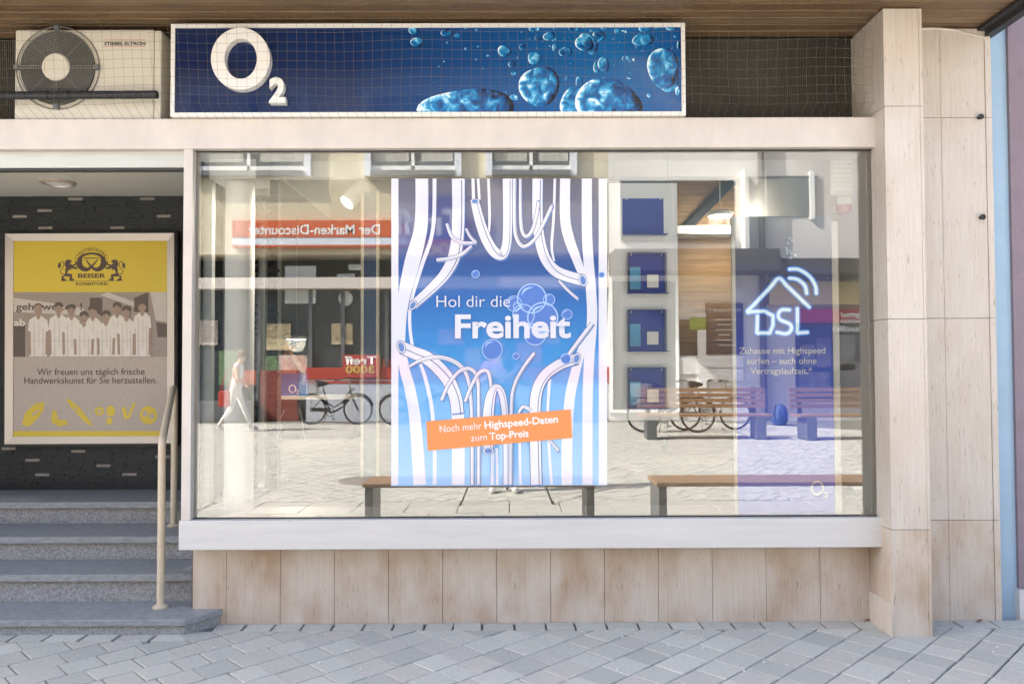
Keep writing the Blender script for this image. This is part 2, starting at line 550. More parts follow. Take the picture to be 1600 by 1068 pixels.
# plinth backing and travertine panels
plinth = box('plinth', M['joint'], bld, XL, XR + .02, YPL + .02, .5, -.1, .5)
x = PX(355.7, YPL) - 0.293
k = 0
while x < XR:
    x0, x1 = max(x, XL + .015), min(x + .293, XR - .001)
    if x1 - x0 > .02:
        MB().box(x0 + .0012, x1 - .0012, YPL + random.uniform(0, .002), YPL + .03, -.015, .43).build('travertine_panel', M['trav_low'], plinth)
    x += .293
sill = box('window_sill', M['sill'], bld, PX(281, YSILL), PX(1380, YSILL), YSILL, .35, PZ(857, YSILL), PZ(811, YSILL), bevel=.004)
ZS = PZ(811, YSILL)
ZB0, ZB1 = PZ(231, YSILL), PZ(184, YSILL)
box('fascia_beam', M['cream'], bld, -5.2, PX(1372, YSILL, 200), YSILL, YBK, ZB0, ZB1, bevel=.004)
box('window_post', M['cream'], bld, PX(285, -.04), PX(299.5, -.04), -.045, .06, ZS, ZB0 - .001, bevel=.003)
XPOST = PX(299.5, -.04)
XGR = PX(1376, 0)
win = box('window_glass', M['glass'], bld, XPOST - .003, XGR, 0, .008, ZS - .003, ZB0 + .003)
box('window_frame', M['alu'], bld, XGR - .004, XR + .01, -.02, .05, ZS, ZB0 - .001)
box('window_seal', M['dark'], bld, XPOST, XGR, -.006, -.001, ZB0 - .007, ZB0 - .001)
box('window_seal', M['dark'], bld, XPOST, XGR, -.006, -.001, ZS + .001, ZS + .006)
box('window_seal', M['dark'], bld, XGR - .008, XGR - .003, -.006, -.001, ZS + .007, ZB0 - .008)
# dark ribbed recess behind the sign
rib = MB()
x = -5.2
while x < XR:
    rib.box(x, x + .007, YBK + .008, YBK + .02, ZB1 - .05, ZC)
    x += .011
rib.box(-5.2, XR, YBK + .012, YBK + .05, ZB1 - .05, ZC)
rib.build('ribbed_panel', mat('ribbed_dark', (0.05, 0.046, 0.036), 0.7, var=0.25, vscale=3), bld)
# pillar
pil = box('pillar', M['joint'], bld, XR + .008, PX(1449, YPIL, 500) - .008, YPIL + .008, .45, -.02, ZC)
px1 = PX(1448, YPIL, 500)
zj = [-.018, PZ(827, YPIL, 1410), PZ(498, YPIL, 1410), PZ(166, YPIL, 1410), ZC - .004]
for a, b in zip(zj[:-1], zj[1:]):
    mt = M['trav'] if a > .1 else M['trav_low']
    MB().box(XR + .018, px1 - .016, YPIL, YPIL + .02, a + .0015, b - .0015).build('travertine_panel', mt, pil)
    MB().box(px1 - .015, px1, YPIL - .002, YPIL + .3, a + .0015, b - .0015).build('edge_strip', mt, pil)
    MB().box(XR, XR + .017, YPIL - .002, YBK + .02, a + .0015, b - .0015).build('side_panel', mt, pil)
box('skirting', M['trav'], pil, XR - .008, XR - .001, YPIL - .006, YPL - .001, -.014, .165)
# return wall to the right
XW1 = PX(1558, YPL, 600)
ret = box('return_wall', M['joint'], bld, px1 - .01, XW1 - .004, YPL + .02, .6, -.02, ZC)
zr = [-.018, PZ(812, YPL, 1500), PZ(497, YPL, 1500), PZ(184, YPL, 1500), ZC - .004]
xr = [px1 + .001, PX(1478, YPL, 600), PX(1548, YPL, 600), XW1]
for i in range(3):
    for a, b in zip(zr[:-1], zr[1:]):
        mt = M['trav'] if a > .1 else M['trav_low']
        MB().box(xr[i] + .001, xr[i + 1] - .001, YPL + (0 if i < 2 else -.004), YPL + .03, a + .0015, b - .0015).build('travertine_panel', mt, ret)
for zz in (PZ(184, YPL, 1537), PZ(340, YPL, 1537)):
    MB().tube([(PX(1537, YPL), YPL + .01, zz), (PX(1537, YPL), YPL - .022, zz)], .011, 10).ring((PX(1537, YPL), YPL - .022, zz), .012, .004).build('wall_hook', M['dark'], ret)
# canopy with soffit planks
can = box('canopy', M['dark'], bld, -6.5, PX(1552, YPL, 40), -.62, .6, ZC + .02, ZC + .24)
XC = PX(1552, YPL, 40)
y = .215
i = 0
WD = [M['wood'], mat('soffit_wood_b', (.095, .056, .028), .5, col2=(.17, .105, .055), vscale=5, stretch=(.8, 14, 14), bump=.1, bscale=20), mat('soffit_wood_c', (.13, .08, .042), .5, col2=(.22, .145, .08), vscale=4, stretch=(.7, 14, 14), bump=.1, bscale=20)]
while y > -.58:
    dz = random.uniform(0, .003)
    MB().box(-6.4, XC - .05, y - .082, y - .006, ZC + dz, ZC + .019).build('soffit_plank', WD[i % 3], can, bevel=.003); i += 1
    y -= .085
MB().box(-6.4, XC - .05, -.6, .22, ZC + .012, ZC + .0195).build('soffit_backing', mat('soffit_web_glint', (.62, .52, .38), .8), can)  # pale tone stands in for sunlit cobweb lines between the planks
MB().box(XC - .05, XC, -.62, .12, ZC - .05, ZC + .2).box(XC - .09, XC - .051, -.62, .12, ZC - .02, ZC + .2).build('edge_beam', M['dark'], can)
MB().tube([(px1, YPL - .006, ZC - .012), (px1 + .2, YPL - .006, ZC - .006), (px1 + .3, YPL - .006, ZC - .014), (XW1 - .03, YPL - .006, ZC - .06)], .007, 6).build('soffit_trim', M['cream'], can)
# upper storey and the rest of the body
upper = MB().box(-14, XC + .02, .45, 10, ZC + .25, 6.6)
upper.box(-14, -4.9, .3, 10, -.1, ZC).box(-14, XC + .02, 9.2, 10, -.1, ZC)
upper.build('wall', M['wallwhite'], bld)
box('roof', mat('roof_tile', (.10, .045, .03), .85, var=.3, vscale=4), bld, -14.2, XC + .1, .2, 10.2, 6.6, 6.8)

# ---- entrance recess
YW = 1.38
ZCE = 2.6
rec = box('recess_wall', M['slate'], bld, -4.9, XPOST - .02, YW, YW + .2, .4, ZB0 + .2)
sm = MB()
zz = .56
lights = []
for (a, b) in [(148, 305), (205, 332), (713, 0)]: pass
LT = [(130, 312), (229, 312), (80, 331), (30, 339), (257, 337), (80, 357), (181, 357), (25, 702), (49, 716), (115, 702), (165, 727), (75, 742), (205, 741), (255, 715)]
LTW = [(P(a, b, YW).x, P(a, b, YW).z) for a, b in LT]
ROWH = .0205
ri = 0
while zz < ZCE:
    x = -4.9 + random.uniform(-.1, 0)
    while x < XPOST - .05:
        L = .102
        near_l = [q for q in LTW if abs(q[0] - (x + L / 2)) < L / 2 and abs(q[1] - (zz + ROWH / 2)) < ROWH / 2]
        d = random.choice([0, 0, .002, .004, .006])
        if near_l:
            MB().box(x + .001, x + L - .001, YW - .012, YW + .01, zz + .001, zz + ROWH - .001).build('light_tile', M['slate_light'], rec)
        else:
            sm.box(x + .0008, x + L - .0008, YW - .004 - d, YW + .01, zz + .0008, zz + ROWH - .0008)
        x += L
    zz += ROWH
    ri += 1
tag(sm.build('slate_strips', M['slate'], rec), kind='stuff')
box('recess_ceiling', M['offwhite'], bld, -4.9, XPOST - .02, .03, YW, ZCE, ZCE + .05)
tr = box('transom', M['alu'], bld, -4.9, XPOST - .015, -.01, .03, PZ(262, -.01, 150), ZB0 - .001)
box('transom_gap', M['dark'], bld, -4.9, XPOST - .02, -.005, .04, PZ(266, -.01, 150), PZ(262.3, -.01, 150))
dl = P(87, 293, .9)
dlo = MB().lathe((dl.x, .92, ZCE - .02), [(.105, .02), (.105, .005), (.085, 0), (.082, .012), (.0, .012)]).build('downlight', M['frame_metal'], bld, smooth=True)
MB().lathe((dl.x, .92, ZCE - .012), [(.08, 0), (.08, .006)]).build('diffuser', M['white'], dlo)
box('recess_side_wall', M['slate'], bld, -4.95, -4.9, -.1, YW, 0, ZCE)
# door leaf seen through the side of the window
dr = box('door', M['alu'], bld, XPOST - .07, XPOST - .03, .10, .15, .55, ZB0)
for yy in (.30, .62, .95, 1.3):
    MB().box(XPOST - .07, XPOST - .025, yy, yy + .05, .55, ZB0).build('door_frame', M['alu'], dr)
MB().box(XPOST - .052, XPOST - .046, .1, 1.36, .58, ZB0).build('pane', M['glass'], dr)

# ---- steps
stp = thing('entrance_steps', 'grey granite entrance steps with splayed bottom step and rough risers', 'steps', (-2.6, 0, 0))
for i in range(4):
    y0, z1 = SY[i], SZ[i]
    y1 = SY[i + 1] + .06 if i < 3 else YW - .005
    zl = SZ[i - 1] + .001 if i else -.012
    if i == 0:
        xa, xb = PX(290, y0, 965), PX(347, YPL - .01, 940)
        MB().prism([(-4.85, y0), (xa, y0), (xb, YPL - .004), (xb - .02, y1), (-4.85, y1)], z1 - .035, z1).build('tread', M['granite_s'], stp, bevel=.004)
        MB().prism([(-4.85, y0 + .015), (xa - .012, y0 + .015), (xb - .012, YPL - .006), (xb - .03, y1), (-4.85, y1)], zl, z1 - .0355).build('riser', M['granite'], stp)
    else:
        xe = XPOST - .02 if i > 1 else XL + .012
        MB().box(-4.85, xe, y0, y1, z1 - .04, z1).build('tread', M['granite_s'], stp, bevel=.004)
        MB().box(-4.85, xe - .004, y0 + .03, y1 - .01, zl, z1 - .0405).build('riser', M['granite'], stp)
# ---- handrail
f0 = G(251, 948, SZ[0])
YRP = SY[3] - .05
hr = thing('handrail', 'cream painted tubular handrail standing on the granite entrance steps', 'handrail', (f0.x, f0.y, SZ[0]))
ft = P(251, 690, f0.y); top = P(270, 606, YRP - .03)
A_ = Vector((f0.x, f0.y, ft.z)); B_ = Vector((top.x, YRP - .03, top.z))
dv = (B_ - A_).normalized()
MB().tube([(f0.x, f0.y, SZ[0]), A_ - Vector((0, 0, .05)), A_ - Vector((0, 0, .02)), A_ + dv * .02, A_ + dv * .05, B_ - dv * .05], .0205, 12).build('rail_tube', M['rail'], hr, smooth=True)
MB().tube([B_ - dv * .052, B_ - dv * .015, B_ + Vector((0, .018, .002)), (top.x, YRP, top.z - .025), (top.x, YRP, top.z - .06), (top.x, YRP, SZ[2])], .0205, 12).build('rail_post', M['rail'], hr, smooth=True)
for (xx, yy, z0) in ((f0.x, f0.y, SZ[0]), (top.x, YRP, SZ[2])):
    MB().lathe((xx, yy, z0), [(.042, 0), (.042, .006), (.030, .014), (.024, .018)], 20).build('base_flange', M['rail'], hr, smooth=True)

# ================================================================== AIR CONDITIONER
YA = -.03
ac = thing('air_conditioner', 'beige outdoor air conditioning unit with round fan grille on the ledge', 'air conditioner', (PX(140, YA), .1, ZB1))
acm = mat('ac_beige', (.56, .52, .44), .45, var=.03, vscale=3)
ax0, ax1 = PX(23, YA, 110), PX(240, YA, 110)
az0, az1 = ZB1 + .002, PZ(45, YA)
MB().box(ax0, ax1, YA, YBK - .02, az0, az1).build('casing', acm, ac, bevel=.008)
MB().box(ax1 + .001, PX(251, YA, 110), YA + .004, YBK - .02, az0, az1 - .004).build('side_panel', acm, ac, bevel=.006)
fc = P(91, 107, YA)
fr_ = (PX(150, YA, 107) - PX(33, YA, 107)) / 2
MB().lathe((0, 0, 0), [(fr_, 0), (fr_, .004)], 40).build('fan_opening', M['black'], ac)
o = [c for c in ac.children if c.name.startswith('fan_opening')][0]
o.matrix_parent_inverse = inv(ac) @ Matrix.Translation((fc.x, YA - .001, fc.z)) @ Matrix.Rotation(rad(90), 4, 'X')
gr = MB()
for k in range(15):
    gr.ring((fc.x, YA - .018, fc.z), .078 + (fr_ - .078) * k / 14, .0022, n=48, m=5)
for k in range(8):
    a = k * math.pi / 4
    for off in ((-.006, .006) if k % 2 == 0 else (0,)):
        d = Vector((math.cos(a), 0, math.sin(a))); s = Vector((-math.sin(a), 0, math.cos(a))) * off
        gr.tube([Vector((fc.x, YA - .022, fc.z)) + d * .07 + s, Vector((fc.x, YA - .022, fc.z)) + d * (fr_ + .01) + s], .0024, 5)
gr.ring((fc.x, YA - .004, fc.z), fr_ + .022, .003, n=48, m=5)
gr.build('fan_grille', mat('grille_wire', (.16, .155, .14), .45), ac)
hub = MB().lathe((0, 0, 0), [(.074, 0), (.074, .012), (.066, .02)], 32).build('fan_hub', acm, ac)
hub.matrix_parent_inverse = inv(ac) @ Matrix.Translation((fc.x, YA - .012, fc.z)) @ Matrix.Rotation(rad(90), 4, 'X')
for k in range(4):
    a = k * math.pi / 2
    q = Vector((fc.x + math.cos(a) * (fr_ + .012), YA, fc.z + math.sin(a) * (fr_ + .012)))
    MB().box(q.x - .012, q.x + .012, YA - .026, YA - .0005, q.z - .012, q.z + .012).build('grille_clip', M['steel'], ac)
text('lettering', 'STIEBEL ELTRON', 163, 227, 71, YA - .002, M['black'], ac, bold=.02, h=5.5)
ml = MB()
for yy in (62.5, 72.5):
    a = P(161, yy, YA - .0015); b = P(227.5, yy, YA - .0015)
    ml.box(a.x, b.x, YA - .0015, YA - .0005, a.z - .0007, a.z + .0007)
ml.build('logo_rule', M['red'], ac)
tape = thing('pipe', 'black lagged pipe running across the air conditioner front', 'pipe', (ax0, YA - .05, PZ(149, YA)))
a = P(-60, 150, YA - .05); b = P(246, 148, YA - .05)
tb = MB()
for k in range(9):
    t0, t1 = k / 9, (k + 1) / 9
    tb.tube([a.lerp(b, t0 + .001), a.lerp(b, t1 - .001)], [.0205, .0215], 10)
tb.build('lagging', mat('lagging_black', (.012, .012, .014), .6), tape, smooth=True)

# ================================================================== LIGHTBOX SIGN
YSN = -.075
sgn = thing('shop_sign', 'blue lightbox sign with white O2 letters and water bubbles above the window', 'sign', (PX(668, YSN), 0, ZB1))
sx0, sx1 = PX(266.5, YSN, 110), PX(1071, YSN, 110)
sz0, sz1 = ZB1 + .003, PZ(36.5, YSN)
MB().box(sx0 + .004, sx1 - .004, YSN + .012, YBK - .01, sz0 + .004, sz1 - .004).build('housing', M['offwhite'], sgn)
fw = .021
frm = MB().box(sx0, sx1, YSN, YSN + .03, sz1 - fw, sz1).box(sx0, sx1, YSN, YSN + .03, sz0, sz0 + fw)
frm.box(sx0, sx0 + fw, YSN + .0005, YSN + .03, sz0 + fw, sz1 - fw).box(sx1 - fw, sx1, YSN + .0005, YSN + .03, sz0 + fw, sz1 - fw)
frm.build('sign_frame', mat('sign_frame', (.74, .72, .68), .4), sgn)
facem = grad('sign_print', [(0, (.003, .012, .062)), (.35, (.003, .020, .09)), (.6, (.003, .06, .22)), (.85, (.004, .11, .33)), (1, (.004, .07, .25))], sx0, sx1, .06, 'X')
MB().box(sx0 + fw, sx1 - fw, YSN + .008, YSN + .0115, sz0 + fw, sz1 - fw).build('sign_face', facem, sgn)
YF = YSN + .008
om = MB()
ring_o = ell(380, 97, 45.5, 48, 48); ring_i = ell(380.5, 97, 25, 31, 48)
def ringx(mb, o_, i_, y0, y1):
    n = len(o_)
    A = [P(a, b, y1) for a, b in o_]; B = [P(a, b, y1) for a, b in i_]
    dy = Vector((0, y0 - y1, 0))
    vs = A + B + [p + dy for p in A] + [p + dy for p in B]
    fs = []
    for k in range(n):
        j = (k + 1) % n
        fs += [(2 * n + j, 2 * n + k, 3 * n + k, 3 * n + j), (k, j, n + j, n + k), (2 * n + k, 2 * n + j, j, k), (3 * n + j, 3 * n + k, n + k, n + j)]
    mb.add(vs, fs)
ringx(om, ring_o, ring_i, YF - .045, YF)
lm = mat('letter_white', (.76, .74, .70), .4)
om.build('letter_o', lm, sgn)
t2 = text('letter_two', '2', 422, 447.5, 161, YF - .02, lm, sgn, bold=.045, h=38, extrude=.02)
# bubbles printed on the face
def bubble_mat():
    m = bpy.data.materials.new('bubble_print')
    m.use_nodes = True
    n, l = m.node_tree.nodes, m.node_tree.links
    b = n['Principled BSDF']; b.inputs['Roughness'].default_value = .1
    uv = n.new('ShaderNodeUVMap')
    ln = n.new('ShaderNodeVectorMath'); ln.operation = 'LENGTH'
    l.new(uv.outputs[0], ln.inputs[0])
    geo = n.new('ShaderNodeNewGeometry')
    t = n.new('ShaderNodeTexNoise'); t.inputs['Scale'].default_value = 17; t.inputs['Detail'].default_value = 7; t.inputs['Distortion'].default_value = .8
    l.new(geo.outputs['Position'], t.inputs['Vector'])
    r = n.new('ShaderNodeValToRGB')
    e = r.color_ramp.elements
    e[0].position = .24; e[0].color = (.001, .004, .015, 1)
    e[1].position = .74; e[1].color = (.75, .92, 1.0, 1)
    for p, c in ((.35, (.003, .05, .18)), (.48, (.005, .12, .36)), (.57, (.02, .27, .55)), (.65, (.16, .52, .80))):
        q = e.new(p); q.color = (*c, 1)
    s = n.new('ShaderNodeSeparateXYZ'); l.new(uv.outputs[0], s.inputs[0])
    # darker rim right, brighter rim left: add to the noise value
    mul = n.new('ShaderNodeMath'); mul.operation = 'MULTIPLY'
    pw = n.new('ShaderNodeMath'); pw.operation = 'POWER'; pw.inputs[1].default_value = 5
    l.new(ln.outputs['Value'], pw.inputs[0])
    sub = n.new('ShaderNodeMath'); sub.operation = 'MULTIPLY_ADD'; sub.inputs[1].default_value = -.42; sub.inputs[2].default_value = -.02
    l.new(s.outputs[0], sub.inputs[0])
    l.new(sub.outputs[0], mul.inputs[0]); l.new(pw.outputs[0], mul.inputs[1])
    ad = n.new('ShaderNodeMath'); ad.operation = 'ADD'; t.noise_type = 'FBM'
    l.new(t.outputs['Fac'], ad.inputs[0]); l.new(mul.outputs[0], ad.inputs[1])
    l.new(ad.outputs[0], r.inputs[0]); l.new(r.outputs[0], b.inputs['Base Color'])
    return m
bub = [(730, 172, 72, 35), (843, 135, 30, 33), (950, 160, 52, 37), (900, 160, 26, 24), (1036, 106, 26, 30), (1046, 120, 20, 22), (785, 168, 14, 16), (1005, 62, 17, 10), (788, 80, 10, 9),
       (835, 91, 11, 9), (884, 81, 10, 8), (913, 68, 15, 12), (925, 72, 10, 12), (917, 60, 12, 8), (652, 66, 10, 8), (645, 48, 7, 6), (698, 51, 9, 6), (836, 45, 9, 5), (858, 57, 9, 7), (897, 44, 10, 6),
       (943, 101, 9, 12), (933, 104, 6, 10), (978, 92, 6, 5), (935, 57, 11, 9), (1008, 45, 10, 6), (816, 74, 5, 5), (867, 74, 4, 7), (867, 62, 5, 4), (800, 101, 6, 5), (997, 73, 4, 4), (715, 56, 5, 3),
       (1050, 43, 9, 5), (945, 43, 7, 4), (1063, 70, 5, 9), (964, 49, 4, 4), (803, 115, 4, 3), (1062, 143, 7, 8), (803, 152, 7, 4), (1015, 149, 4, 4), (840, 60, 5, 4), (842, 60, 5, 4), (886, 124, 3, 5), (905, 130, 5, 12)]
rb = random.Random(5)
for _ in range(75):
    a = rb.betavariate(2.2, 1.6) * 430 + 640
    bub.append((a, 44 + rb.random() ** 1.7 * 120, rb.uniform(.8, 2.6), rb.uniform(.8, 2.4)))
bm_ = bmesh.new()
uvl = bm_.loops.layers.uv.new('UVMap')
ytop, ybot = 42.5, 174.5
for i, (cx, cy, rx, ry) in enumerate(bub):
    y = YF - .0004 - (len(bub) - i) * .000012
    n = 30 if rx > 8 else 12
    ph = rb.uniform(0, 6)
    pts = []
    for k in range(n):
        a = 2 * math.pi * k / n
        q = 1 + .07 * math.sin(2 * a + ph) + .05 * math.sin(3 * a + 2 * ph)
        pts.append((min(max(cx + rx * q * math.cos(a), 276), 1060), min(max(cy + ry * q * math.sin(a), ytop), ybot), math.cos(a), math.sin(a)))
    c = bm_.verts.new(P(cx, min(max(cy, ytop), ybot), y))
    vv = [bm_.verts.new(P(p[0], p[1], y)) for p in pts]
    for k in range(n):
        j = (k + 1) % n
        f = bm_.faces.new((c, vv[j], vv[k]))
        for lp, u in zip(f.loops, ((0, 0), (pts[j][2], pts[j][3]), (pts[k][2], pts[k][3]))): lp[uvl].uv = u
me = bpy.data.meshes.new('bubble_print'); bm_.to_mesh(me); me.materials.append(bubble_mat())
o = bpy.data.objects.new('bubble_print', me); COL.objects.link(o); o.parent = sgn; o.matrix_parent_inverse = inv(sgn)

# ---- bird net in front of the ledge
net = MB()
YN = -.17
nz0, nz1 = ZB1 - .005, ZC
rn = random.Random(3)
xs_ = [-3.4 + .05 * i for i in range(int((XR - .02 + 3.4) / .05) + 1)]
def wob(a, b): return .006 * math.sin(a * 3.1 + b * 7) + .004 * math.sin(a * 9 + 2 * b)
nz = 12
for x in xs_:
    pts = []
    for k in range(nz + 1):
        z = nz0 + (nz1 - nz0) * k / nz
        yy = YN + .03 * math.sin(math.pi * k / nz) - .06 * k / nz + (.12 if k == 0 else 0)
        pts.append((x + wob(z, x), yy, z))
    net.tube(pts, .0007, 3, cap=False)
for k in range(1, nz):
    z = nz0 + (nz1 - nz0) * k / nz
    yy = YN + .03 * math.sin(math.pi * k / nz) - .06 * k / nz
    net.tube([(x + wob(z, x), yy, z + wob(x, z)) for x in xs_], .0007, 3, cap=False)
no = net.build('bird_net', mat('net_twine', (.10, .09, .07), .8))
tag(no, 'fine dark bird netting stretched from soffit to ledge in front of the sign', 'net')

# ================================================================== BAKERY POSTER
YB = YW - .075
pf = thing('poster_case', 'bakery poster in a metal display case on the dark tiled wall', 'poster', (PX(139, YB), YB, PZ(690, YB)))
MB().slab([(P(a, b, YB).x, P(a, b, YB).z) for a, b in ((3, 363), (3, 698), (276, 696), (276, 361))][::1], YB + .012, YW - .013).build('case_back', M['black'], pf)
oq = [(8, 365), (272, 364), (272, 692), (7, 693.5)]
iq = [(21, 376.5), (261, 376), (261, 681), (20, 682)]
fm = MB()
for k in range(4):
    j = (k + 1) % 4
    a, b, c, d = P(*oq[k], YB - .012), P(*oq[j], YB - .012), P(*iq[j], YB - .004), P(*iq[k], YB - .004)
    bk = Vector((0, .025, 0))
    fm.add([a, b, c, d, a + bk, b + bk, c + bk, d + bk], [(3, 2, 1, 0), (0, 1, 5, 4), (2, 3, 7, 6)])
fm.build('case_frame', M['frame_metal'], pf)
def print_flat(name, m, parent, polys, Y):
    mb = MB()
    for p in polys: flat(mb, p, Y)
    return mb.build(name, m, parent)
YQ = YB + .001
print_flat('yellow_field', M['yellow'], pf, [[(21, 376.5), (261, 376), (261, 457), (21, 457)]], YQ)
print_flat('kraft_field', M['kraft'], pf, [[(21, 556), (261, 556), (261, 673), (20.5, 673)]], YQ)
print_flat('yellow_band', M['yellow'], pf, [[(20.5, 673), (261, 673), (261, 681), (20, 682)]], YQ)
# emblem
Z = lambda u, v: (70 + u / 11.43, 375 + v / 11.43)
lion = [(360, 400), (375, 360), (420, 345), (470, 360), (487, 380), (470, 400), (450, 410), (460, 430), (490, 440), (540, 430), (545, 375), (562, 368), (572, 420), (560, 450), (505, 470), (580, 490), (585, 520),
        (520, 515), (470, 500), (465, 545), (430, 520), (410, 560), (400, 595), (440, 600), (485, 610), (492, 650), (480, 690), (530, 690), (525, 716), (450, 726), (436, 690), (448, 650), (400, 650), (362, 645),
        (332, 652), (345, 690), (382, 702), (380, 726), (285, 726), (300, 690), (303, 640), (350, 620), (370, 570), (362, 530), (380, 490), (358, 450)]
em = MB()
for mir in (False, True):
    mm = (lambda p: (1670 - p[0], p[1])) if mir else (lambda p: p)
    pl = [Z(*mm(p)) for p in lion]
    flat(em, pl if not mir else pl[::-1], YQ - .001)
    tf = [Z(*mm(p)) for p in [(238, 420), (275, 398), (292, 460), (250, 515), (235, 480)]]
    flat(em, tf if not mir else tf[::-1], YQ - .001)
    ribbon(em, [(*Z(*mm(p)), 1.1) for p in [(370, 600), (300, 600), (275, 560), (300, 520), (335, 470), (340, 410), (310, 385), (275, 400)]], YQ - .001)
ribbon(em, [(*Z(*p), w_) for p, w_ in (((585, 490), 2), ((600, 370), 4), ((680, 275), 4), ((835, 238), 3), ((990, 275), 4), ((1070, 370), 4), ((1080, 490), 2))], YQ - .001)
ribbon(em, [(*Z(*p), w_) for p, w_ in (((640, 300), 6), ((620, 400), 8), ((650, 485), 8), ((740, 525), 6), ((820, 490), 4), ((900, 400), 2.2), ((945, 345), 1.5))], YQ - .001)
ribbon(em, [(*Z(*p), w_) for p, w_ in (((1030, 300), 6), ((1045, 400), 8), ((1015, 485), 8), ((930, 525), 6), ((850, 490), 4), ((770, 400), 2.2), ((735, 345), 1.5))], YQ - .001)
ribbon(em, [(*Z(*p), 1.4) for p in ((690, 320), (760, 322), (835, 318), (910, 322), (980, 320))], YQ - .001)
ribbon(em, [(*Z(*p), .5) for p in ((300, 728), (835, 728), (1340, 728))], YQ - .001)
em.build('lion_emblem', M['brown'], pf)
text('lettering', 'BEISER', Z(592, 0)[0], Z(1085, 0)[0], Z(0, 672)[1], YQ - .0015, M['brown'], pf, bold=.03, h=6.8)
text('lettering', 'KONDITOREI', Z(555, 0)[0], Z(1120, 0)[0], Z(0, 806)[1], YQ - .0015, M['brown'], pf, bold=.015, h=5.0)
s_ = 'STADTBÄCKEREI'
for i, ch in enumerate(s_):
    th = rad(-62 + 124 * i / (len(s_) - 1))
    cx, cy, rr = 835, 470, 290
    u, v = cx + rr * math.sin(th), cy - rr * math.cos(th) * .98
    me = text_mesh(ch, .012)
    a = P(*Z(u, v), YQ - .0016)
    sc_ = .030
    mxx = max(q.co.x for q in me.vertices) / 2
    for q in me.vertices:
        c = Vector((q.co.x - mxx, 0, q.co.y)) * sc_
        c = Matrix.Rotation(th, 3, 'Y') @ c
        q.co = a + c
    me.materials.clear(); me.materials.append(M['brown'])
    o = bpy.data.objects.new('arched_letter', me); COL.objects.link(o); o.parent = pf; o.matrix_parent_inverse = inv(pf)
text('lettering', 'Wir freuen uns täglich frische', 58, 226, 585.5, YQ - .0015, M['brown'], pf, bold=.004, h=10.5)
text('lettering', 'Handwerkskunst für Sie herzustellen.', 38, 245, 599, YQ - .0015, M['brown'], pf, bold=.004, h=10.5)
# sepia staff picture
sep = [mat('sepia_%d' % i, c, .5, var=.05, vscale=30) for i, c in enumerate([(.30, .25, .21), (.52, .47, .42), (.10, .075, .06), (.66, .61, .55), (.33, .235, .18), (.20, .16, .13)])]
Q = lambda u, v: (u / 3.816, 440 + v / 3.816)
def pp(name, m, polys, dy):
    print_flat(name, m, pf, [[Q(*p) for p in poly] for poly in polys], YQ - dy)
pp('photo_field', sep[0], [[(80, 62), (995, 62), (995, 447), (80, 447)]], 0)
pp('photo_banner', sep[1], [[(80, 95), (330, 130), (500, 160), (500, 200), (80, 180)], [(640, 62), (830, 130), (830, 160), (600, 80)], [(895, 62), (995, 62), (995, 240), (930, 230)]], .001)
pp('photo_dark', sep[2], [[(800, 95), (885, 62), (885, 180), (800, 180)], [(80, 255), (150, 255), (150, 447), (80, 447)], [(930, 240), (995, 250), (995, 330), (940, 330)], [(535, 95), (610, 95), (610, 210), (535, 150)]], .001)
text('banner_lettering', 'geht weiter !', *[Q(u, 0)[0] for u in (95, 490)], Q(0, 168)[1], YQ - .0016, sep[2], pf, bold=.02, h=11)
text('banner_lettering', 'ab', *[Q(u, 0)[0] for u in (82, 150)], Q(0, 262)[1], YQ - .0016, sep[3], pf, bold=.02, h=11)
heads = [(228, 168, 445), (350, 160, 445), (425, 172, 445), (553, 178, 445), (698, 160, 445), (848, 148, 445), (632, 208, 445), (753, 182, 445), (500, 214, 445)]
for i, (hx, hy, by) in enumerate(heads):
    d = .002 + i * .0004
    sh = hy + 52
    wd = 62 if i in (0, 1, 8) else 56
    pp('printed_figure', sep[3], [[(hx - wd + 8, sh + 8), (hx - 18, sh - 16), (hx + 18, sh - 16), (hx + wd - 8, sh + 8), (hx + wd, sh + 70), (hx + wd - 14, sh + 78), (hx + wd - 10, by), (hx - wd + 10, by), (hx - wd + 14, sh + 78), (hx - wd, sh + 70)]], d)
    pp('printed_arms', sep[4], [[(hx - wd + 1, sh + 72), (hx - wd + 17, sh + 78), (hx - wd + 20, by - 10), (hx - wd + 4, by - 10)], [(hx + wd - 17, sh + 78), (hx + wd - 1, sh + 72), (hx + wd - 4, by - 10), (hx + wd - 20, by - 10)]], d + .0001)
    pp('printed_fold', sep[1], [[(hx - wd * .45, sh + 20), (hx - wd * .38, sh + 18), (hx - wd * .30, by), (hx - wd * .48, by)], [(hx + 2, sh + 14), (hx + 6, sh + 14), (hx + 7, by - 50), (hx + 1, by - 50)], [(hx + wd * .4, sh + 60), (hx + wd * .5, sh + 58), (hx + wd * .58, by), (hx + wd * .42, by)], [(hx - wd * .7, by - 95), (hx + wd * .7, by - 98), (hx + wd * .7, by - 93), (hx - wd * .7, by - 90)]], d + .00005)
    pp('printed_face', sep[4], [ell(hx, hy, 24, 32, 16), [(hx - 11, hy + 20), (hx + 11, hy + 20), (hx + 13, sh - 8), (hx, sh + 8), (hx - 13, sh - 8)]], d + .0002)
    pp('printed_hair', sep[2], [ell(hx, hy - 16, 27, 24, 14, 180, 360) + [(hx + 22, hy - 6), (hx, hy - 18), (hx - 22, hy - 6)]], d + .0003)
    pp('printed_eyes', sep[2], [ell(hx - 9, hy - 2, 4, 2.4, 6), ell(hx + 9, hy - 2, 4, 2.4, 6), ell(hx, hy + 17, 8, 2, 6)], d + .0004)
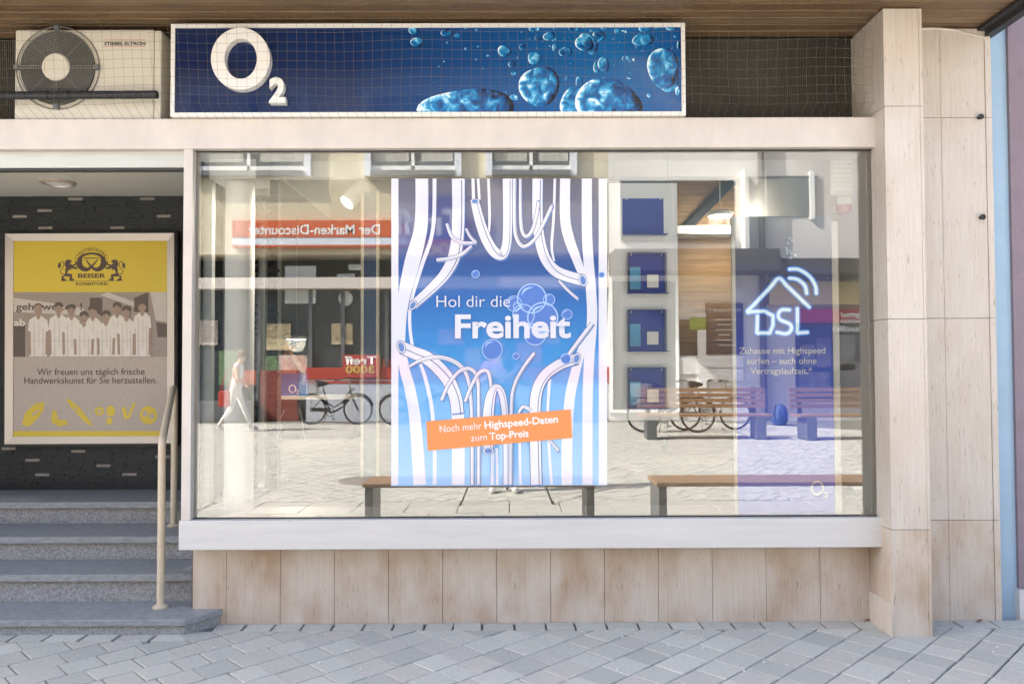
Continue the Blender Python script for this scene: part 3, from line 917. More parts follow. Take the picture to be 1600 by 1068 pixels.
# pastries along the bottom
ps = MB()
for poly in ([(130, 850), (150, 780), (210, 725), (262, 715), (262, 760), (225, 815), (170, 865)], [(310, 770), (335, 765), (345, 820), (400, 825), (405, 850), (350, 862), (305, 835)],
             [(392, 695), (415, 700), (480, 755), (550, 845), (545, 862), (500, 830), (420, 745)], ell(592, 770, 28, 26), ell(660, 770, 26, 34), ell(652, 830, 18, 22),
             [(725, 755), (745, 740), (760, 800), (795, 720), (810, 725), (770, 815), (742, 820)], ell(885, 795, 52, 55)):
    flat(ps, [Q(*p) for p in poly], YQ - .001)
ps.build('pastry_print', M['yellow'], pf)
pd = MB()
for poly in (ell(592, 770, 12, 11), ell(865, 785, 15, 18), ell(905, 800, 15, 16), [(190, 790), (230, 762), (236, 768), (196, 800)], [(440, 745), (470, 770), (466, 776), (436, 752)]):
    flat(pd, [Q(*p) for p in poly], YQ - .0018)
pd.build('pastry_detail', M['kraft'], pf)

# ================================================================== FREEDOM POSTER
YP = -.008
po = thing('window_poster', 'large blue poster of white curtains fixed on the shop window', 'poster', (PX(780, YP), YP, PZ(757, YP)))
pa, pb = P(611.5, 279, YP), P(948.5, 757.5, YP)
pm = grad('poster_print', [(0, (.27, .49, .76)), (.25, (.12, .36, .68)), (.42, (.06, .27, .60)), (.6, (.045, .15, .42)), (.78, (.055, .085, .23)), (1, (.10, .095, .14))], pb.z, pa.z, .04)  # blue print; grey top and pale foot add the street's reflection
pm.node_tree.nodes['Principled BSDF'].inputs['Coat Weight'].default_value = 1.0
MB().box(pa.x, pb.x, YP, YP + .006, pb.z, pa.z).build('sheet', pm, po)
UP = [
    [(617, 279, 11), (617, 520, 11), (617, 757, 11)], [(942, 279, 13), (942, 520, 13), (942, 757, 13)],
    [(917, 279, 16), (917, 350, 16), (919, 400, 16), (924, 460, 16), (925, 500, 16), (920, 570, 16), (918, 640, 16), (918, 757, 16)],
    [(659, 279, 20), (659, 330, 20), (656, 364, 21), (644, 410, 24), (630, 470, 18), (626, 520, 15), (627, 548, 15), (633, 580, 16), (641, 610, 17), (649, 660, 18), (656, 757, 20)],
    [(679, 279, 6), (678, 340, 6), (673, 375, 6), (660, 412, 6), (644, 465, 5), (640, 500, 5), (645, 542, 5), (658, 571, 5), (667, 600, 6), (675, 640, 6), (679, 700, 6), (679, 757, 6)],
    [(763, 279, 4), (765, 340, 4), (763, 372, 3)], [(739, 279, 5), (740, 314, 5)], [(747, 279, 4), (749, 312, 4)],
    [(867, 279, 4), (865, 340, 4), (862, 385, 4), (866, 408, 3)],
    [(883, 279, 16), (883, 340, 16), (889, 372, 16), (901, 405, 14), (914, 440, 10)],
    [(715, 640, 19), (716, 700, 20), (716, 757, 20)], [(917, 515, 9), (909, 545, 12), (898, 585, 15), (890, 625, 16), (886, 690, 17), (886, 757, 17)],
    [(859, 590, 5), (856, 640, 4), (858, 700, 4), (862, 757, 4)], [(812, 690, 4), (813, 757, 4)], [(770, 690, 5), (769, 757, 5)], [(776, 700, 4), (777, 757, 4)],
]
TUBES = [
    [(716, 279, 20), (716, 350, 19), (711, 395, 19), (698, 424, 17), (678, 447, 15), (645, 477, 13)],
    [(840, 279, 16), (840, 340, 16), (844, 378, 16), (854, 407, 16), (873, 426, 17), (911, 438, 17)],
    [(742, 315, 13), (750, 347, 15), (760, 374, 16), (772, 393, 16), (784, 398, 15), (791, 384, 14), (793, 355, 14), (793, 279, 15)],
    [(804, 279, 5), (804, 350, 5), (808, 374, 5), (819, 385, 5), (836, 373, 5), (850, 348, 5), (863, 320, 5)],
    [(813, 279, 4), (814, 350, 5), (821, 369, 5), (831, 361, 5), (838, 338, 5), (842, 314, 5)],
    [(698, 349, 4), (706, 369, 5), (722, 379, 5), (744, 379, 4)], [(728, 357, 4), (735, 370, 4), (744, 379, 4)],
    [(682, 406, 5), (700, 404, 5), (720, 398, 5), (737, 384, 4)], [(873, 438, 3), (888, 454, 4), (903, 467, 4)],
    [(627, 542, 19), (645, 550, 19), (670, 561, 20), (697, 588, 20), (711, 618, 19), (715, 645, 19)],
    [(638, 573, 4), (662, 561, 5), (690, 558, 6), (718, 570, 6), (732, 595, 5), (737, 650, 5), (738, 757, 5)],
    [(690, 625, 5), (701, 600, 5), (718, 580, 5), (735, 576, 5), (746, 592, 5), (748, 640, 5), (748, 757, 5)],
    [(727, 627, 5), (736, 604, 5), (749, 582, 5), (762, 580, 5), (767, 600, 5), (766, 625, 4)],
    [(763, 704, 15), (763, 650, 17), (767, 618, 14), (775, 604, 9), (784, 614, 10), (789, 645, 10), (791, 700, 9), (791, 757, 9)],
    [(835, 551, 5), (816, 577, 5), (803, 604, 5), (799, 640, 5), (798, 757, 5)],
    [(901, 560, 16), (873, 570, 16), (850, 588, 16), (838, 615, 17), (836, 660, 17), (838, 757, 17)],
    [(926, 504, 6), (904, 533, 6), (883, 561, 5)], [(810, 645, 4), (818, 635, 5), (830, 641, 5)], [(858, 686, 3), (873, 704, 4)],
]
w1 = MB(); YR = YP - .0008
for r_ in UP: ribbon(w1, r_, YR)
w1.build('curtain_print', M['print_white'], po)
ol, tw, sh_ = MB(), MB(), MB()
for k, r_ in enumerate(TUBES):
    LAY[0] = 0
    base = YP - .0012 - k * .0001
    ribbon(sh_, [(a + 1.3, b + 2.2, c) for a, b, c in r_], YP - .0010)
    ribbon(ol, r_, base, extra=.8)
    ribbon(tw, r_, base - .00004)
    q = r_
    ribbon(ol, [(a + c * .27, b + c * .14, max(c * .07, .5)) for a, b, c in q], base - .00007)
EXT = [(645, 477, 5, 8, 35), (911, 438, 6, 9, -12), (742, 314.5, 7, 3.6, 0), (627, 542, 6, 9.5, -15), (901, 560, 6, 8.5, 20), (763, 704, 8.5, 5, 0), (863, 320, 2.4, 2, 0), (842, 314, 2.6, 1.6, 0)]
for (cx, cy, rx, ry, an) in EXT:
    for mb_, k, dd in ((ol, 1.12, .0034), (tw, 1.0, .0036)):
        LAY[0] = 0
        e = [(cx + (x - cx) * math.cos(rad(an)) - (y - cy) * math.sin(rad(an)), cy + (x - cx) * math.sin(rad(an)) + (y - cy) * math.cos(rad(an))) for x, y in ell(cx, cy, rx * k, ry * k, 20)]
        flat(mb_, e, YP - dd)
    e = [(cx + (x - cx) * math.cos(rad(an)) - (y - cy) * math.sin(rad(an)), cy + (x - cx) * math.sin(rad(an)) + (y - cy) * math.cos(rad(an))) for x, y in ell(cx, cy, rx * .72, ry * .8, 20)]
    flat(sh_, e, YP - .0039)
sh_.build('shade_print', mat('print_shade', (.09, .20, .46), .3), po)
ol.build('outline_print', M['print_dark'], po)
tw.build('tube_print', M['print_white'], po)
bl = MB(); br_ = MB()
for cx, cy, r_ in ((831, 466, 23), (803, 474, 12), (858, 468, 9), (848, 496, 24), (818, 492, 17), (769, 546, 16), (886, 491, 8), (836, 522, 17), (808, 478, 6), (743, 428, 6), (940, 429, 4.5), (884, 560, 8), (806, 556, 5)):
    flat(bl, ell(cx, cy, r_, r_, 28), YP - .0044)
    annulus(br_, cx, cy, r_ + .4, r_ + .4, max(1.0, r_ * .08), YP - .0049)
    ribbon(br_, [(cx - r_ * .7, cy - r_ * .2, .6), (cx - r_ * .45, cy - r_ * .6, r_ * .13), (cx + r_ * .1, cy - r_ * .78, .6)], YP - .0053)
bl.build('bubble_fill', mat('print_bubble', (.07, .17, .50), .4), po)
br_.build('bubble_rim', mat('print_bubble_rim', (.36, .52, .80), .4), po)
YT = YP - .0062
text('lettering', 'Hol dir die', 682, 797, 479.5, YT, M['print_white'], po, bold=-.006, h=19)
text('lettering', 'Freiheit', 711, 892, 527, YT, M['print_white'], po, bold=.028, h=37)
lbl = MB(); LAY[0] = 0
flat(lbl, [(666, 658), (891.6, 639.2), (894, 683.5), (668.6, 703.5)], YT + .001)
lbl.build('orange_label', M['orange'], po)
an = math.atan2(658 - 639.2, 225.6)
text('lettering', 'Noch mehr', 687.5, 753, 675.3, YT, M['white'], po, bold=-.004, h=11.5, rot=-an)
text('lettering', 'Highspeed-Daten', 757.5, 872.5, 669.3, YT, M['white'], po, bold=.022, h=11.5, rot=-an)
text('lettering', 'zum', 736, 761, 689, YT, M['white'], po, bold=-.004, h=11, rot=-an)
text('lettering', 'Top-Preis', 765, 826.5, 686.8, YT, M['white'], po, bold=.022, h=11.5, rot=-an)
# ================================================================== WHITE PHONE PANEL
YV = .065
wp = thing('phone_display', 'white hanging phone display board with four blue phone boxes in the window', 'display', (PX(1005, YV), YV, PZ(655, YV)))
a, b = P(951, 286, YV), P(1061.5, 656, YV)
MB().box(a.x, b.x, YV, YV + .02, b.z, a.z).build('board', mat('board_white', (.90, .90, .88), .5), wp, bevel=.002)
MB().box(a.x - .006, a.x - .001, YV - .004, YV + .024, b.z, a.z + .004).box(a.x - .001, b.x, YV - .004, YV + .024, a.z + .001, a.z + .005).build('edge_trim', M['steel'], wp)
for i, (x0, x1, y0, y1) in enumerate([(974, 1039, 308, 365), (981, 1041, 395, 457), (981, 1041, 484, 548), (981, 1041, 574, 637)]):
    p, q = P(x0, y0, YV - .04), P(x1, y1, YV - .04)
    bx = MB().box(p.x, q.x, YV - .006, YV - .0005, q.z, p.z).build('blue_box', M['blue_box'], wp)
    MB().box(p.x, q.x + .015, YV - .05, YV - .006, q.z - .004, q.z).build('shelf', M['blue_box'], bx)
    if i:
        MB().box(p.x, p.x + .002, YV - .05, YV - .006, q.z, p.z).box(q.x, q.x + .002, YV - .05, YV - .006, q.z, p.z).box(p.x, q.x, YV - .05, YV - .006, p.z, p.z + .002).build('acrylic_cover', M['glass'], bx)
        for (ux0, ux1, uy0, uy1, nm, mm) in ((984, 1001, 22, 57, 'phone', grad('phone_screen%d' % i, [(0, (.10, .30, .55)), (.5, (.10, .40, .70)), (1, (.25, .55, .80))], q.z, p.z, .2)), (1011, 1029, 34, 54, 'price_card', M['white'])):
            c, d = P(ux0, y0 + uy0, YV - .03), P(ux1, y0 + uy1, YV - .03)
            MB().box(c.x, d.x, YV - .032, YV - .026, d.z, c.z).build(nm, mm, bx)
    for xx in (x0 + 5, x1 - 7):
        c = P(xx, y0 + 3, YV - .008)
        MB().ring((c.x, YV - .008, c.z), .003, .002, n=10).build('pin', M['white'], bx)
MB().tube([(a.x + .05, YV + .01, a.z), (a.x + .05, YV + .01, 2.95)], .002, 5).tube([(b.x - .05, YV + .01, a.z), (b.x - .05, YV + .01, 2.95)], .002, 5).build('hanging_wire', M['alu'], wp)

# ================================================================== DSL BANNER
YD = .03
db = thing('blue_banner', 'deep blue banner with glowing white DSL house drawing in the window', 'banner', (PX(1226, YD), YD, PZ(800, YD)))
a, b = P(1148, 338, YD), P(1305, 803, YD)
dm = grad('banner_print', [(0, (.08, .18, .80)), (.35, (.03, .10, .78)), (.62, (.02, .05, .42)), (.85, (.10, .12, .18)), (1, (.24, .27, .29))], b.z, a.z, .5)
MB().box(a.x, b.x, YD, YD + .004, b.z, a.z).build('sheet', dm, db)
MB().box(a.x - .02, a.x - .001, YD - .004, YD + .01, b.z - .01, a.z + .0).box(b.x + .001, b.x + .035, YD - .004, YD + .01, b.z - .01, a.z - .03).build('banner_edge', M['offwhite'], db)
D_ = lambda u, v: (1050 + u / 4.848, 390 + v / 4.848)
neon = [[(1040, 435), (810, 215), (570, 470), (700, 465), (765, 500), (765, 570), (740, 630), (645, 630), (648, 500)],
        [(890, 455), (830, 455), (805, 490), (820, 530), (890, 560), (905, 600), (870, 635), (795, 625)],
        [(950, 445), (950, 630), (1025, 625)],
        [(890, 215), (950, 225), (1005, 270), (1020, 330)], [(890, 148), (960, 150), (1040, 200), (1085, 270), (1093, 330)]]
n1, n2 = MB(), MB()
for s in neon:
    dense = []
    for p, q in zip(s[:-1], s[1:]):
        for k in range(4): dense.append((p[0] + (q[0] - p[0]) * k / 4, p[1] + (q[1] - p[1]) * k / 4))
    dense.append(s[-1])
    if s in (neon[1], neon[3], neon[4]): dense = s
    pts = [D_(*p) for p in dense]
    ribbon(n1, [(x, y, 9.5) for x, y in pts], YD - .0008, n=4)
    ribbon(n2, [(x, y, 5.2) for x, y in pts], YD - .003, n=4)
    for e in (pts[0], pts[-1]):
        flat(n1, ell(e[0], e[1], 4.75, 4.75, 14), YD - .0008); flat(n2, ell(e[0], e[1], 2.6, 2.6, 12), YD - .003)
n1.build('neon_halo', glow('print_glow_blue', (.05, .26, .80), .05), db)  # printed strokes and halo carry a little added emission
n2.build('neon_line', glow('print_glow_white', (.72, .90, 1.0), .10), db)
for s, x0, x1, by in (('Zuhause mit Highspeed', 1155, 1289.5, 552.5), ('surfen – auch ohne', 1167, 1276, 568.5), ('Vertragslaufzeit.*', 1173, 1269, 584)):
    text('lettering', s, x0, x1, by, YD - .002, M['white'], db, bold=.004, h=10.5)
oo = MB(); annulus(oo, 1277, 762, 10.5, 11.5, 3.0, YD - .002); oo.build('logo_o', M['print_white'], db)
text('lettering', '2', 1287.5, 1293.5, 776, YD - .002, M['print_white'], db, bold=.01, h=8)
bbm = MB()
for u, v in ((868, -12), (895, 10), (875, 25), (935, 40), (900, 60), (880, -50), (910, -70), (893, -88), (873, 5), (905, 30)):
    x, y = D_(u, v)
    annulus(bbm, x, y, 2.0, 2.0, .7, YD - .002, 12); flat(bbm, ell(x - .4, y - .4, .8, .8, 8), YD - .002)
bbm.build('bubble_print', mat('print_ltblue', (.45, .68, .85), .4), db)

# ================================================================== SHOP INTERIOR
room = thing('shop_interior', None, None); tag(room, kind='structure')
iw = mat('interior_wall', (.62, .63, .61), .8, var=.03, vscale=2)
ZF = .5
XI0, XI1 = -4.7, XR + .35
MB().box(XPOST - .02, XR, .13, 1.6, .3, ZF).box(XI0, XI1, 1.6, 9.2, .3, ZF - .001).build('floor', mat('shop_floor', (.36, .34, .31), .65, var=.08, vscale=3), room)
cm = mat('interior_ceiling', (.60, .61, .60), .8)
ZR = 3.3
MB().box(XPOST - .02, XR, YBK + .06, .63, ZB0 + .4, ZB0 + .45).box(XPOST - .02, XI1, .631, 9.2, ZR, ZR + .08).box(XI0, XPOST - .021, YW + .3, 9.2, ZR, ZR + .08).build('ceiling', cm, room)
MB().box(XPOST, XR, .57, .63, ZB0 - .01, ZR).build('ceiling_bulkhead', M['white'], room)
MB().box(XPOST - .02, XPOST, YW - .3, 3.2, PZ(272, 1.5, 400), ZR).build('ceiling_beam', M['white'], room)
MB().box(XI1, XI1 + .1, .65, 9.2, .3, ZR).box(XR + .03, XI1, .46, .56, .3, ZR).box(XR - .004, XR + .005, .056, .46, ZF, ZB0 + .1).build('side_wall', iw, room)
MB().box(XI0 - .1, XI0, 1.6, 9.2, .3, ZR).box(XI0, XPOST - .02, YW + .21, YW + .3, .3, ZR).build('side_wall', iw, room)
MB().box(XI0, XI1, 9.0, 9.1, .3, ZR).build('back_wall', iw, room)
MB().box(PX(1195, 4), PX(1272, 4), 3.96, 4.0, PZ(340, 4), PZ(275, 4)).build('wall_panel', mat('panel_greyblue', (.25, .31, .34), .5), room)
YCO = .30
cl = thing('column', 'round white column standing inside the shop behind the glass', 'column', (PX(374, YCO), YCO, ZF))
cr = (PX(396, YCO) - PX(352, YCO)) / 2
MB().lathe((PX(374, YCO), YCO, ZF), [(cr, 0), (cr, 1.94)], 40).build('shaft', mat('column_white', (.80, .80, .77), .5), cl, smooth=True)
MB().box(PX(374, YCO) - cr - .05, PX(374, YCO) + cr + .05, YCO - cr - .05, YCO + cr + .05, ZF + 1.941, ZB0 + .399).build('capital', M['white'], cl)
def banner_frame(x0, x1, y0, y1, Y, label):
    t = thing('hanging_frame', label, 'display frame', (PX((x0 + x1) / 2, Y), Y, PZ(y1, Y)), group='blue hanging frames in the shop')
    a, b = P(x0, y0, Y), P(x1, y1, Y)
    e = .018
    MB().box(a.x + e, b.x - e, Y + .004, Y + .012, b.z, a.z).build('blue_sheet', mat('frame_blue', (.015, .055, .14), .4), t)
    MB().box(a.x, a.x + e, Y, Y + .016, b.z, a.z).build('edge', mat('edge_cream', (.60, .56, .42), .5), t)
    MB().box(b.x - e, b.x, Y, Y + .016, b.z, a.z).build('edge', bpy.data.materials['edge_cream'], t)
banner_frame(325, 352, 270, 640, .95, 'narrow blue hanging frame beside the white column')
banner_frame(564, 592, 300, 745, .55, 'narrow blue hanging frame beside the curtain poster')
# track spotlight
def spot(x, y, Yc, name, label, power, d=(-.45, -.35, -.85), c=None):
    c = c or P(x, y, Yc)
    t = thing(name, label, 'lamp', (c.x, c.y, c.z + .12), group='spotlights on the shop ceiling')
    MB().box(c.x - .02, c.x + .16, c.y - .02, c.y + .02, c.z + .14, c.z + .18).build('track_box', M['white'], t)
    d = Vector(d).normalized()
    e = c + d * .09; s = c - d * .09
    MB().tube([s, e], .052, 20).build('can', M['white'], t, smooth=True)
    MB().tube([e + d * .0005, e + d * .004], .045, 20).build('bulb', M['lamp'], t)
    MB().tube([s, c + Vector((0, 0, .15))], .01, 8).build('arm', M['white'], t)
    ld = bpy.data.lights.new('spot_beam', 'SPOT'); ld.energy = power; ld.spot_size = rad(100); ld.spot_blend = .6; ld.color = (1, .9, .76); ld.shadow_soft_size = .04
    lo = bpy.data.objects.new('spot_beam', ld); COL.objects.link(lo); lo.parent = t; lo.matrix_parent_inverse = inv(t)
    lo.location = e + d * .012; lo.rotation_euler = d.to_track_quat('-Z', 'Y').to_euler()
spot(556, 303, .9, 'track_spotlight', 'white cylindrical track spotlight lit behind the glass beside the poster', 24, (-.75, -.55, -.95))
for (x, y, Yc, ll) in ((1125, 338, 3.2, 'lit flat round lamp hanging before the timber wall inside the shop'), (1180, 338, 3.4, 'lit flat round lamp hanging beside the timber wall inside the shop'), (463, 530, 5.0, 'lit flat round lamp hanging over the counter inside the shop')):
    c = P(x, y, Yc)
    t = thing('pendant_lamp', ll, 'lamp', (c.x, c.y, c.z), group='round lamps in the shop')
    MB().lathe((c.x, c.y, c.z), [(.11, 0), (.13, .03), (.10, .05)], 24).build('shade', M['white'], t, smooth=True)
    MB().lathe((c.x, c.y, c.z - .003), [(.105, 0), (.105, .002)], 24).build('diffuser', M['lamp'], t)
    MB().tube([(c.x, c.y, c.z + .05), (c.x, c.y, ZR)], .005, 6).build('rod', M['white'], t)
    ld = bpy.data.lights.new('lamp_light', 'POINT'); ld.energy = 5 if Yc < 4 else 4; ld.color = (1, .9, .76); ld.shadow_soft_size = .1
    lo = bpy.data.objects.new('lamp_light', ld); COL.objects.link(lo); lo.parent = t; lo.matrix_parent_inverse = inv(t); lo.location = (c.x, c.y, c.z - .05)
# alarm siren behind the glass
def siren(name, label, O, s, sgn_, parentless=True):
    t = thing(name, label, 'alarm', O)
    x, y, z = O
    MB().box(x - .095 * s, x + .095 * s, min(y, y + sgn_ * .10 * s), max(y, y + sgn_ * .10 * s), z, z + .25 * s).build('siren_box', M['offwhite'], t, bevel=.006 * s)
    sl_ = MB()
    for k in range(8):
        zz = z + .03 * s + k * .026 * s
        yf = y + sgn_ * .10 * s
        sl_.box(x - .075 * s, x + .075 * s, min(yf, yf + sgn_ * .004 * s), max(yf, yf + sgn_ * .004 * s), zz, zz + .010 * s)
    sl_.build('louvre', M['white'], t)
    MB().box(x - .05 * s, x + .05 * s, min(y + sgn_ * .02 * s, y + sgn_ * .08 * s), max(y + sgn_ * .02 * s, y + sgn_ * .08 * s), z - .05 * s, z - .001).build('neck', M['offwhite'], t)
    MB().lathe((x, y + sgn_ * .05 * s, z - .10 * s), [(.03 * s, 0), (.046 * s, .012 * s), (.046 * s, .049 * s)], 16).build('strobe', M['red'], t, smooth=True)
q = P(1318, 308, .28)
siren('alarm_siren', 'white louvred alarm siren with red strobe hanging behind the window glass', (q.x, .33, q.z), 1.0, -1)
MB().box(q.x - .03, q.x + .03, .331, .36, q.z + .1, ZB0 + .399).build('bracket', M['white'], [o for o in COL.objects if o.name == 'alarm_siren'][0])
# low table with o2 card and the seated customer
YTW = 3.6
tw_ = thing('timber_wall', 'brown timber plank wall with dark diagonal beam inside the shop', 'wall', (PX(1110, YTW), YTW, ZF))
a, b = P(1040, 282, YTW), P(1162, 402, YTW)
tmm = mat('inner_timber', (.26, .16, .075), .6, var=.25, vscale=3, stretch=(.8, 1, 12))
zz = ZF + .0
while zz < a.z:
    MB().box(a.x, b.x, YTW, YTW + .03, zz + .003, min(zz + .16, a.z)).build('plank', tmm, tw_)
    zz += .16
p_, q_ = P(1072, 358, YTW - .03), P(1146, 283, YTW - .03)
MB().tube([p_, q_], .05, 4).build('diagonal_beam', M['dark'], tw_)
MB().box(a.x, b.x, YTW - .25, YTW - .001, PZ(372, YTW), PZ(360, YTW)).build('ledge', M['white'], tw_)
tb_ = thing('counter', 'low dark consultation counter deep inside the shop', 'counter', (PX(470, 5.6), 5.6, ZF))
cx = PX(470, 5.6)
MB().box(cx - .55, cx + .75, 5.3, 5.9, ZF + .48, ZF + .52).build('top', M['offwhite'], tb_)
MB().box(cx - .5, cx + .7, 5.35, 5.85, ZF, ZF + .479).build('body', mat('counter_dark', (.05, .045, .05), .5), tb_)
a, b = P(436, 583, 5.4), P(481, 633, 5.4)
cdm = grad('card_print', [(0, (.16, .42, .70)), (.4, (.03, .12, .36)), (1, (.006, .03, .12))], b.z, a.z, .4)
cdt = thing('display_card', 'small blue gradient card with white O2 logo on an easel inside the shop', 'card', ((a.x + b.x) / 2, 5.4, ZF))
MB().box(a.x, b.x, 5.4, 5.41, b.z, a.z).build('card', cdm, cdt)
ob = MB(); annulus(ob, 457, 607, 6, 6.5, 1.7, 5.398); ob.build('logo_o', M['print_white'], cdt)
text('lettering', '2', 463, 467, 615, 5.397, M['print_white'], cdt, bold=.01, h=6)
MB().tube([(a.x + .12, 5.42, b.z + .1), (a.x - .02, 5.2, ZF)], .008, 6).tube([(b.x - .12, 5.42, b.z + .1), (b.x + .02, 5.2, ZF)], .008, 6).tube([((a.x + b.x) / 2, 5.43, b.z + .1), ((a.x + b.x) / 2, 5.75, ZF)], .008, 6).build('easel', M['alu'], cdt)

# ------------------------------------------------------------------ people
def person(name, label, loc, rotz, J, E, tags, mats, cat='person'):
    """J: joint -> (pos, radius); E: edges; tags: joint -> material slot"""
    t = thing(name, label, cat, loc, rotz)
    keys = list(J)
    me = bpy.data.meshes.new('body')
    me.from_pydata([J[k][0] for k in keys], [(keys.index(a), keys.index(b)) for a, b in E], [])
    o = bpy.data.objects.new('tmp', me); COL.objects.link(o)
    sk = o.modifiers.new('Skin', 'SKIN'); sk.use_smooth_shade = True
    for i, k in enumerate(keys):
        r_ = J[k][1]
        me.skin_vertices[0].data[i].radius = (r_, r_) if not isinstance(r_, tuple) else r_
        me.skin_vertices[0].data[i].use_root = (k == 'pelvis')
    o.modifiers.new('ss', 'SUBSURF').levels = 2
    dg = bpy.context.evaluated_depsgraph_get()
    m2 = bpy.data.meshes.new_from_object(o.evaluated_get(dg))
    COL.objects.unlink(o); bpy.data.objects.remove(o)
    m2.materials.clear()
    for m in mats: m2.materials.append(m)
    segs = [(Vector(J[a][0]), Vector(J[b][0]), tags[b]) for a, b in E]
    for p in m2.polygons:
        c = p.center; best = None
        for a, b, tg in segs:
            d = b - a
            tt = max(0, min(1, (c - a).dot(d) / max(d.length_squared, 1e-9)))
            dist = (a + d * tt - c).length
            if best is None or dist < best[0]: best = (dist, tg)
        p.material_index = best[1]; p.use_smooth = True
    m2.name = 'body'
    b_ = bpy.data.objects.new('body', m2); COL.objects.link(b_); b_.parent = t
    return t
def head_bits(t, c, r, hair_m, cap=None, face=-1):
    """hair or cap shell, ears, nose, eyes as children; c: head centre in local space; face: -1 looks to -y"""
    hb = MB()
    prof = [(r * 1.06 * math.cos(a), r * 1.12 * math.sin(a)) for a in [rad(x) for x in (-25, 0, 20, 40, 60, 80, 90)]]
    hb.lathe((c[0], c[1] - face * r * .16, c[2] + r * .12), [(max(p[0], .001), p[1]) for p in prof], 18)
    if cap: hb.box(c[0] - r * .7, c[0] + r * .7, c[1] + face * r * .8, c[1] + face * r * 1.75, c[2] + r * .42, c[2] + r * .52)
    o = hb.build('cap' if cap else 'hair', cap or hair_m, None, smooth=True); o.parent = t
    nb = MB().tube([(c[0], c[1] + face * r * .85, c[2] + r * .05), (c[0], c[1] + face * r * 1.18, c[2] - r * .22), (c[0], c[1] + face * r * .9, c[2] - r * .28)], [r * .08, r * .13, r * .1], 6)
    o = nb.build('nose', M['skin'], None, smooth=True); o.parent = t
    eb = MB()
    for s in (-1, 1): eb.lathe((c[0] + s * r * .36, c[1] + face * r * .90, c[2] - r * .02), [(r * .02, -r * .06), (r * .09, 0), (r * .02, r * .06)], 8)
    eb.box(c[0] - r * .28, c[0] + r * .28, c[1] + face * r * .86, c[1] + face * r * .97, c[2] - r * .56, c[2] - r * .48)
    o = eb.build('eyes_and_mouth', M['hair'], None); o.parent = t
def hand_pts(J, E, tags, wrist, key, d, up, slot=0, s=1.0):
    """palm and five fingers from the wrist along d"""
    d = Vector(d).normalized(); up = Vector(up).normalized(); side = d.cross(up).normalized()
    w0 = Vector(J[wrist][0])
    J[key + 'palm'] = (w0 + d * .06 * s, .028 * s); E.append((wrist, key + 'palm')); tags[key + 'palm'] = slot
    for i, (off, L) in enumerate(((-.03, .055), (-.011, .068), (.009, .066), (.028, .05))):
        a = w0 + d * .095 * s + side * off * s
        J[key + 'k%d' % i] = (a, .0095 * s); E.append((key + 'palm', key + 'k%d' % i)); tags[key + 'k%d' % i] = slot
        b = a + (d * .8 - up * .45) * L * .55 * s
        J[key + 'm%d' % i] = (b, .0085 * s); E.append((key + 'k%d' % i, key + 'm%d' % i)); tags[key + 'm%d' % i] = slot
        c = b + (d * .4 - up * .9) * L * .5 * s
        J[key + 't%d' % i] = (c, .0075 * s); E.append((key + 'm%d' % i, key + 't%d' % i)); tags[key + 't%d' % i] = slot
    a = w0 + d * .05 * s - side * .045 * s - up * .012 * s
    J[key + 'th'] = (a, .011 * s); E.append((key + 'palm', key + 'th')); tags[key + 'th'] = slot
    J[key + 'tt'] = (a + (d * .7 - side * .5 - up * .4) * .035 * s, .009 * s); E.append((key + 'th', key + 'tt')); tags[key + 'tt'] = slot
def figure(pose, sl_skin=0, sl_top=1, sl_leg=2, sl_shoe=3, sleeve=True):
    """pose: dict of joint positions"""
    J, E, T = {}, [], {}
    Rr = dict(pelvis=.135, waist=.125, chest=(.165, .125), neck0=.07, neck=.052, head0=.075, head=.098, crown=.06,
              shl=.066, ell_=.043, wrl=.029, shr=.066, elr=.043, wrr=.029, hil=.095, knl=.06, anl=.04, hel=.042, tol=.036, hir=.095, knr=.06, anr=.04, her=.042, tor=.036)
    TG = dict(pelvis=sl_leg, waist=sl_top, chest=sl_top, neck0=sl_top, neck=sl_skin, head0=sl_skin, head=sl_skin, crown=sl_skin, shl=sl_top, ell_=sl_top if sleeve else sl_skin, wrl=sl_skin,
              shr=sl_top, elr=sl_top if sleeve else sl_skin, wrr=sl_skin, hil=sl_leg, knl=sl_leg, anl=sl_leg, hel=sl_shoe, tol=sl_shoe, hir=sl_leg, knr=sl_leg, anr=sl_leg, her=sl_shoe, tor=sl_shoe)
    for k, p in pose.items(): J[k] = (Vector(p), Rr[k]); T[k] = TG[k]
    for a, b in (('pelvis', 'waist'), ('waist', 'chest'), ('chest', 'neck0'), ('neck0', 'neck'), ('neck', 'head0'), ('head0', 'head'), ('head', 'crown'), ('chest', 'shl'), ('shl', 'ell_'), ('ell_', 'wrl'),
                 ('chest', 'shr'), ('shr', 'elr'), ('elr', 'wrr'), ('pelvis', 'hil'), ('hil', 'knl'), ('knl', 'anl'), ('anl', 'hel'), ('hel', 'tol'), ('pelvis', 'hir'), ('hir', 'knr'), ('knr', 'anr'), ('anr', 'her'), ('her', 'tor')):
        if a in J and b in J: E.append((a, b))
    return J, E, T
cloth = lambda n, c: mat(n, c, .85, var=.08, vscale=14, bump=.3, bscale=30)
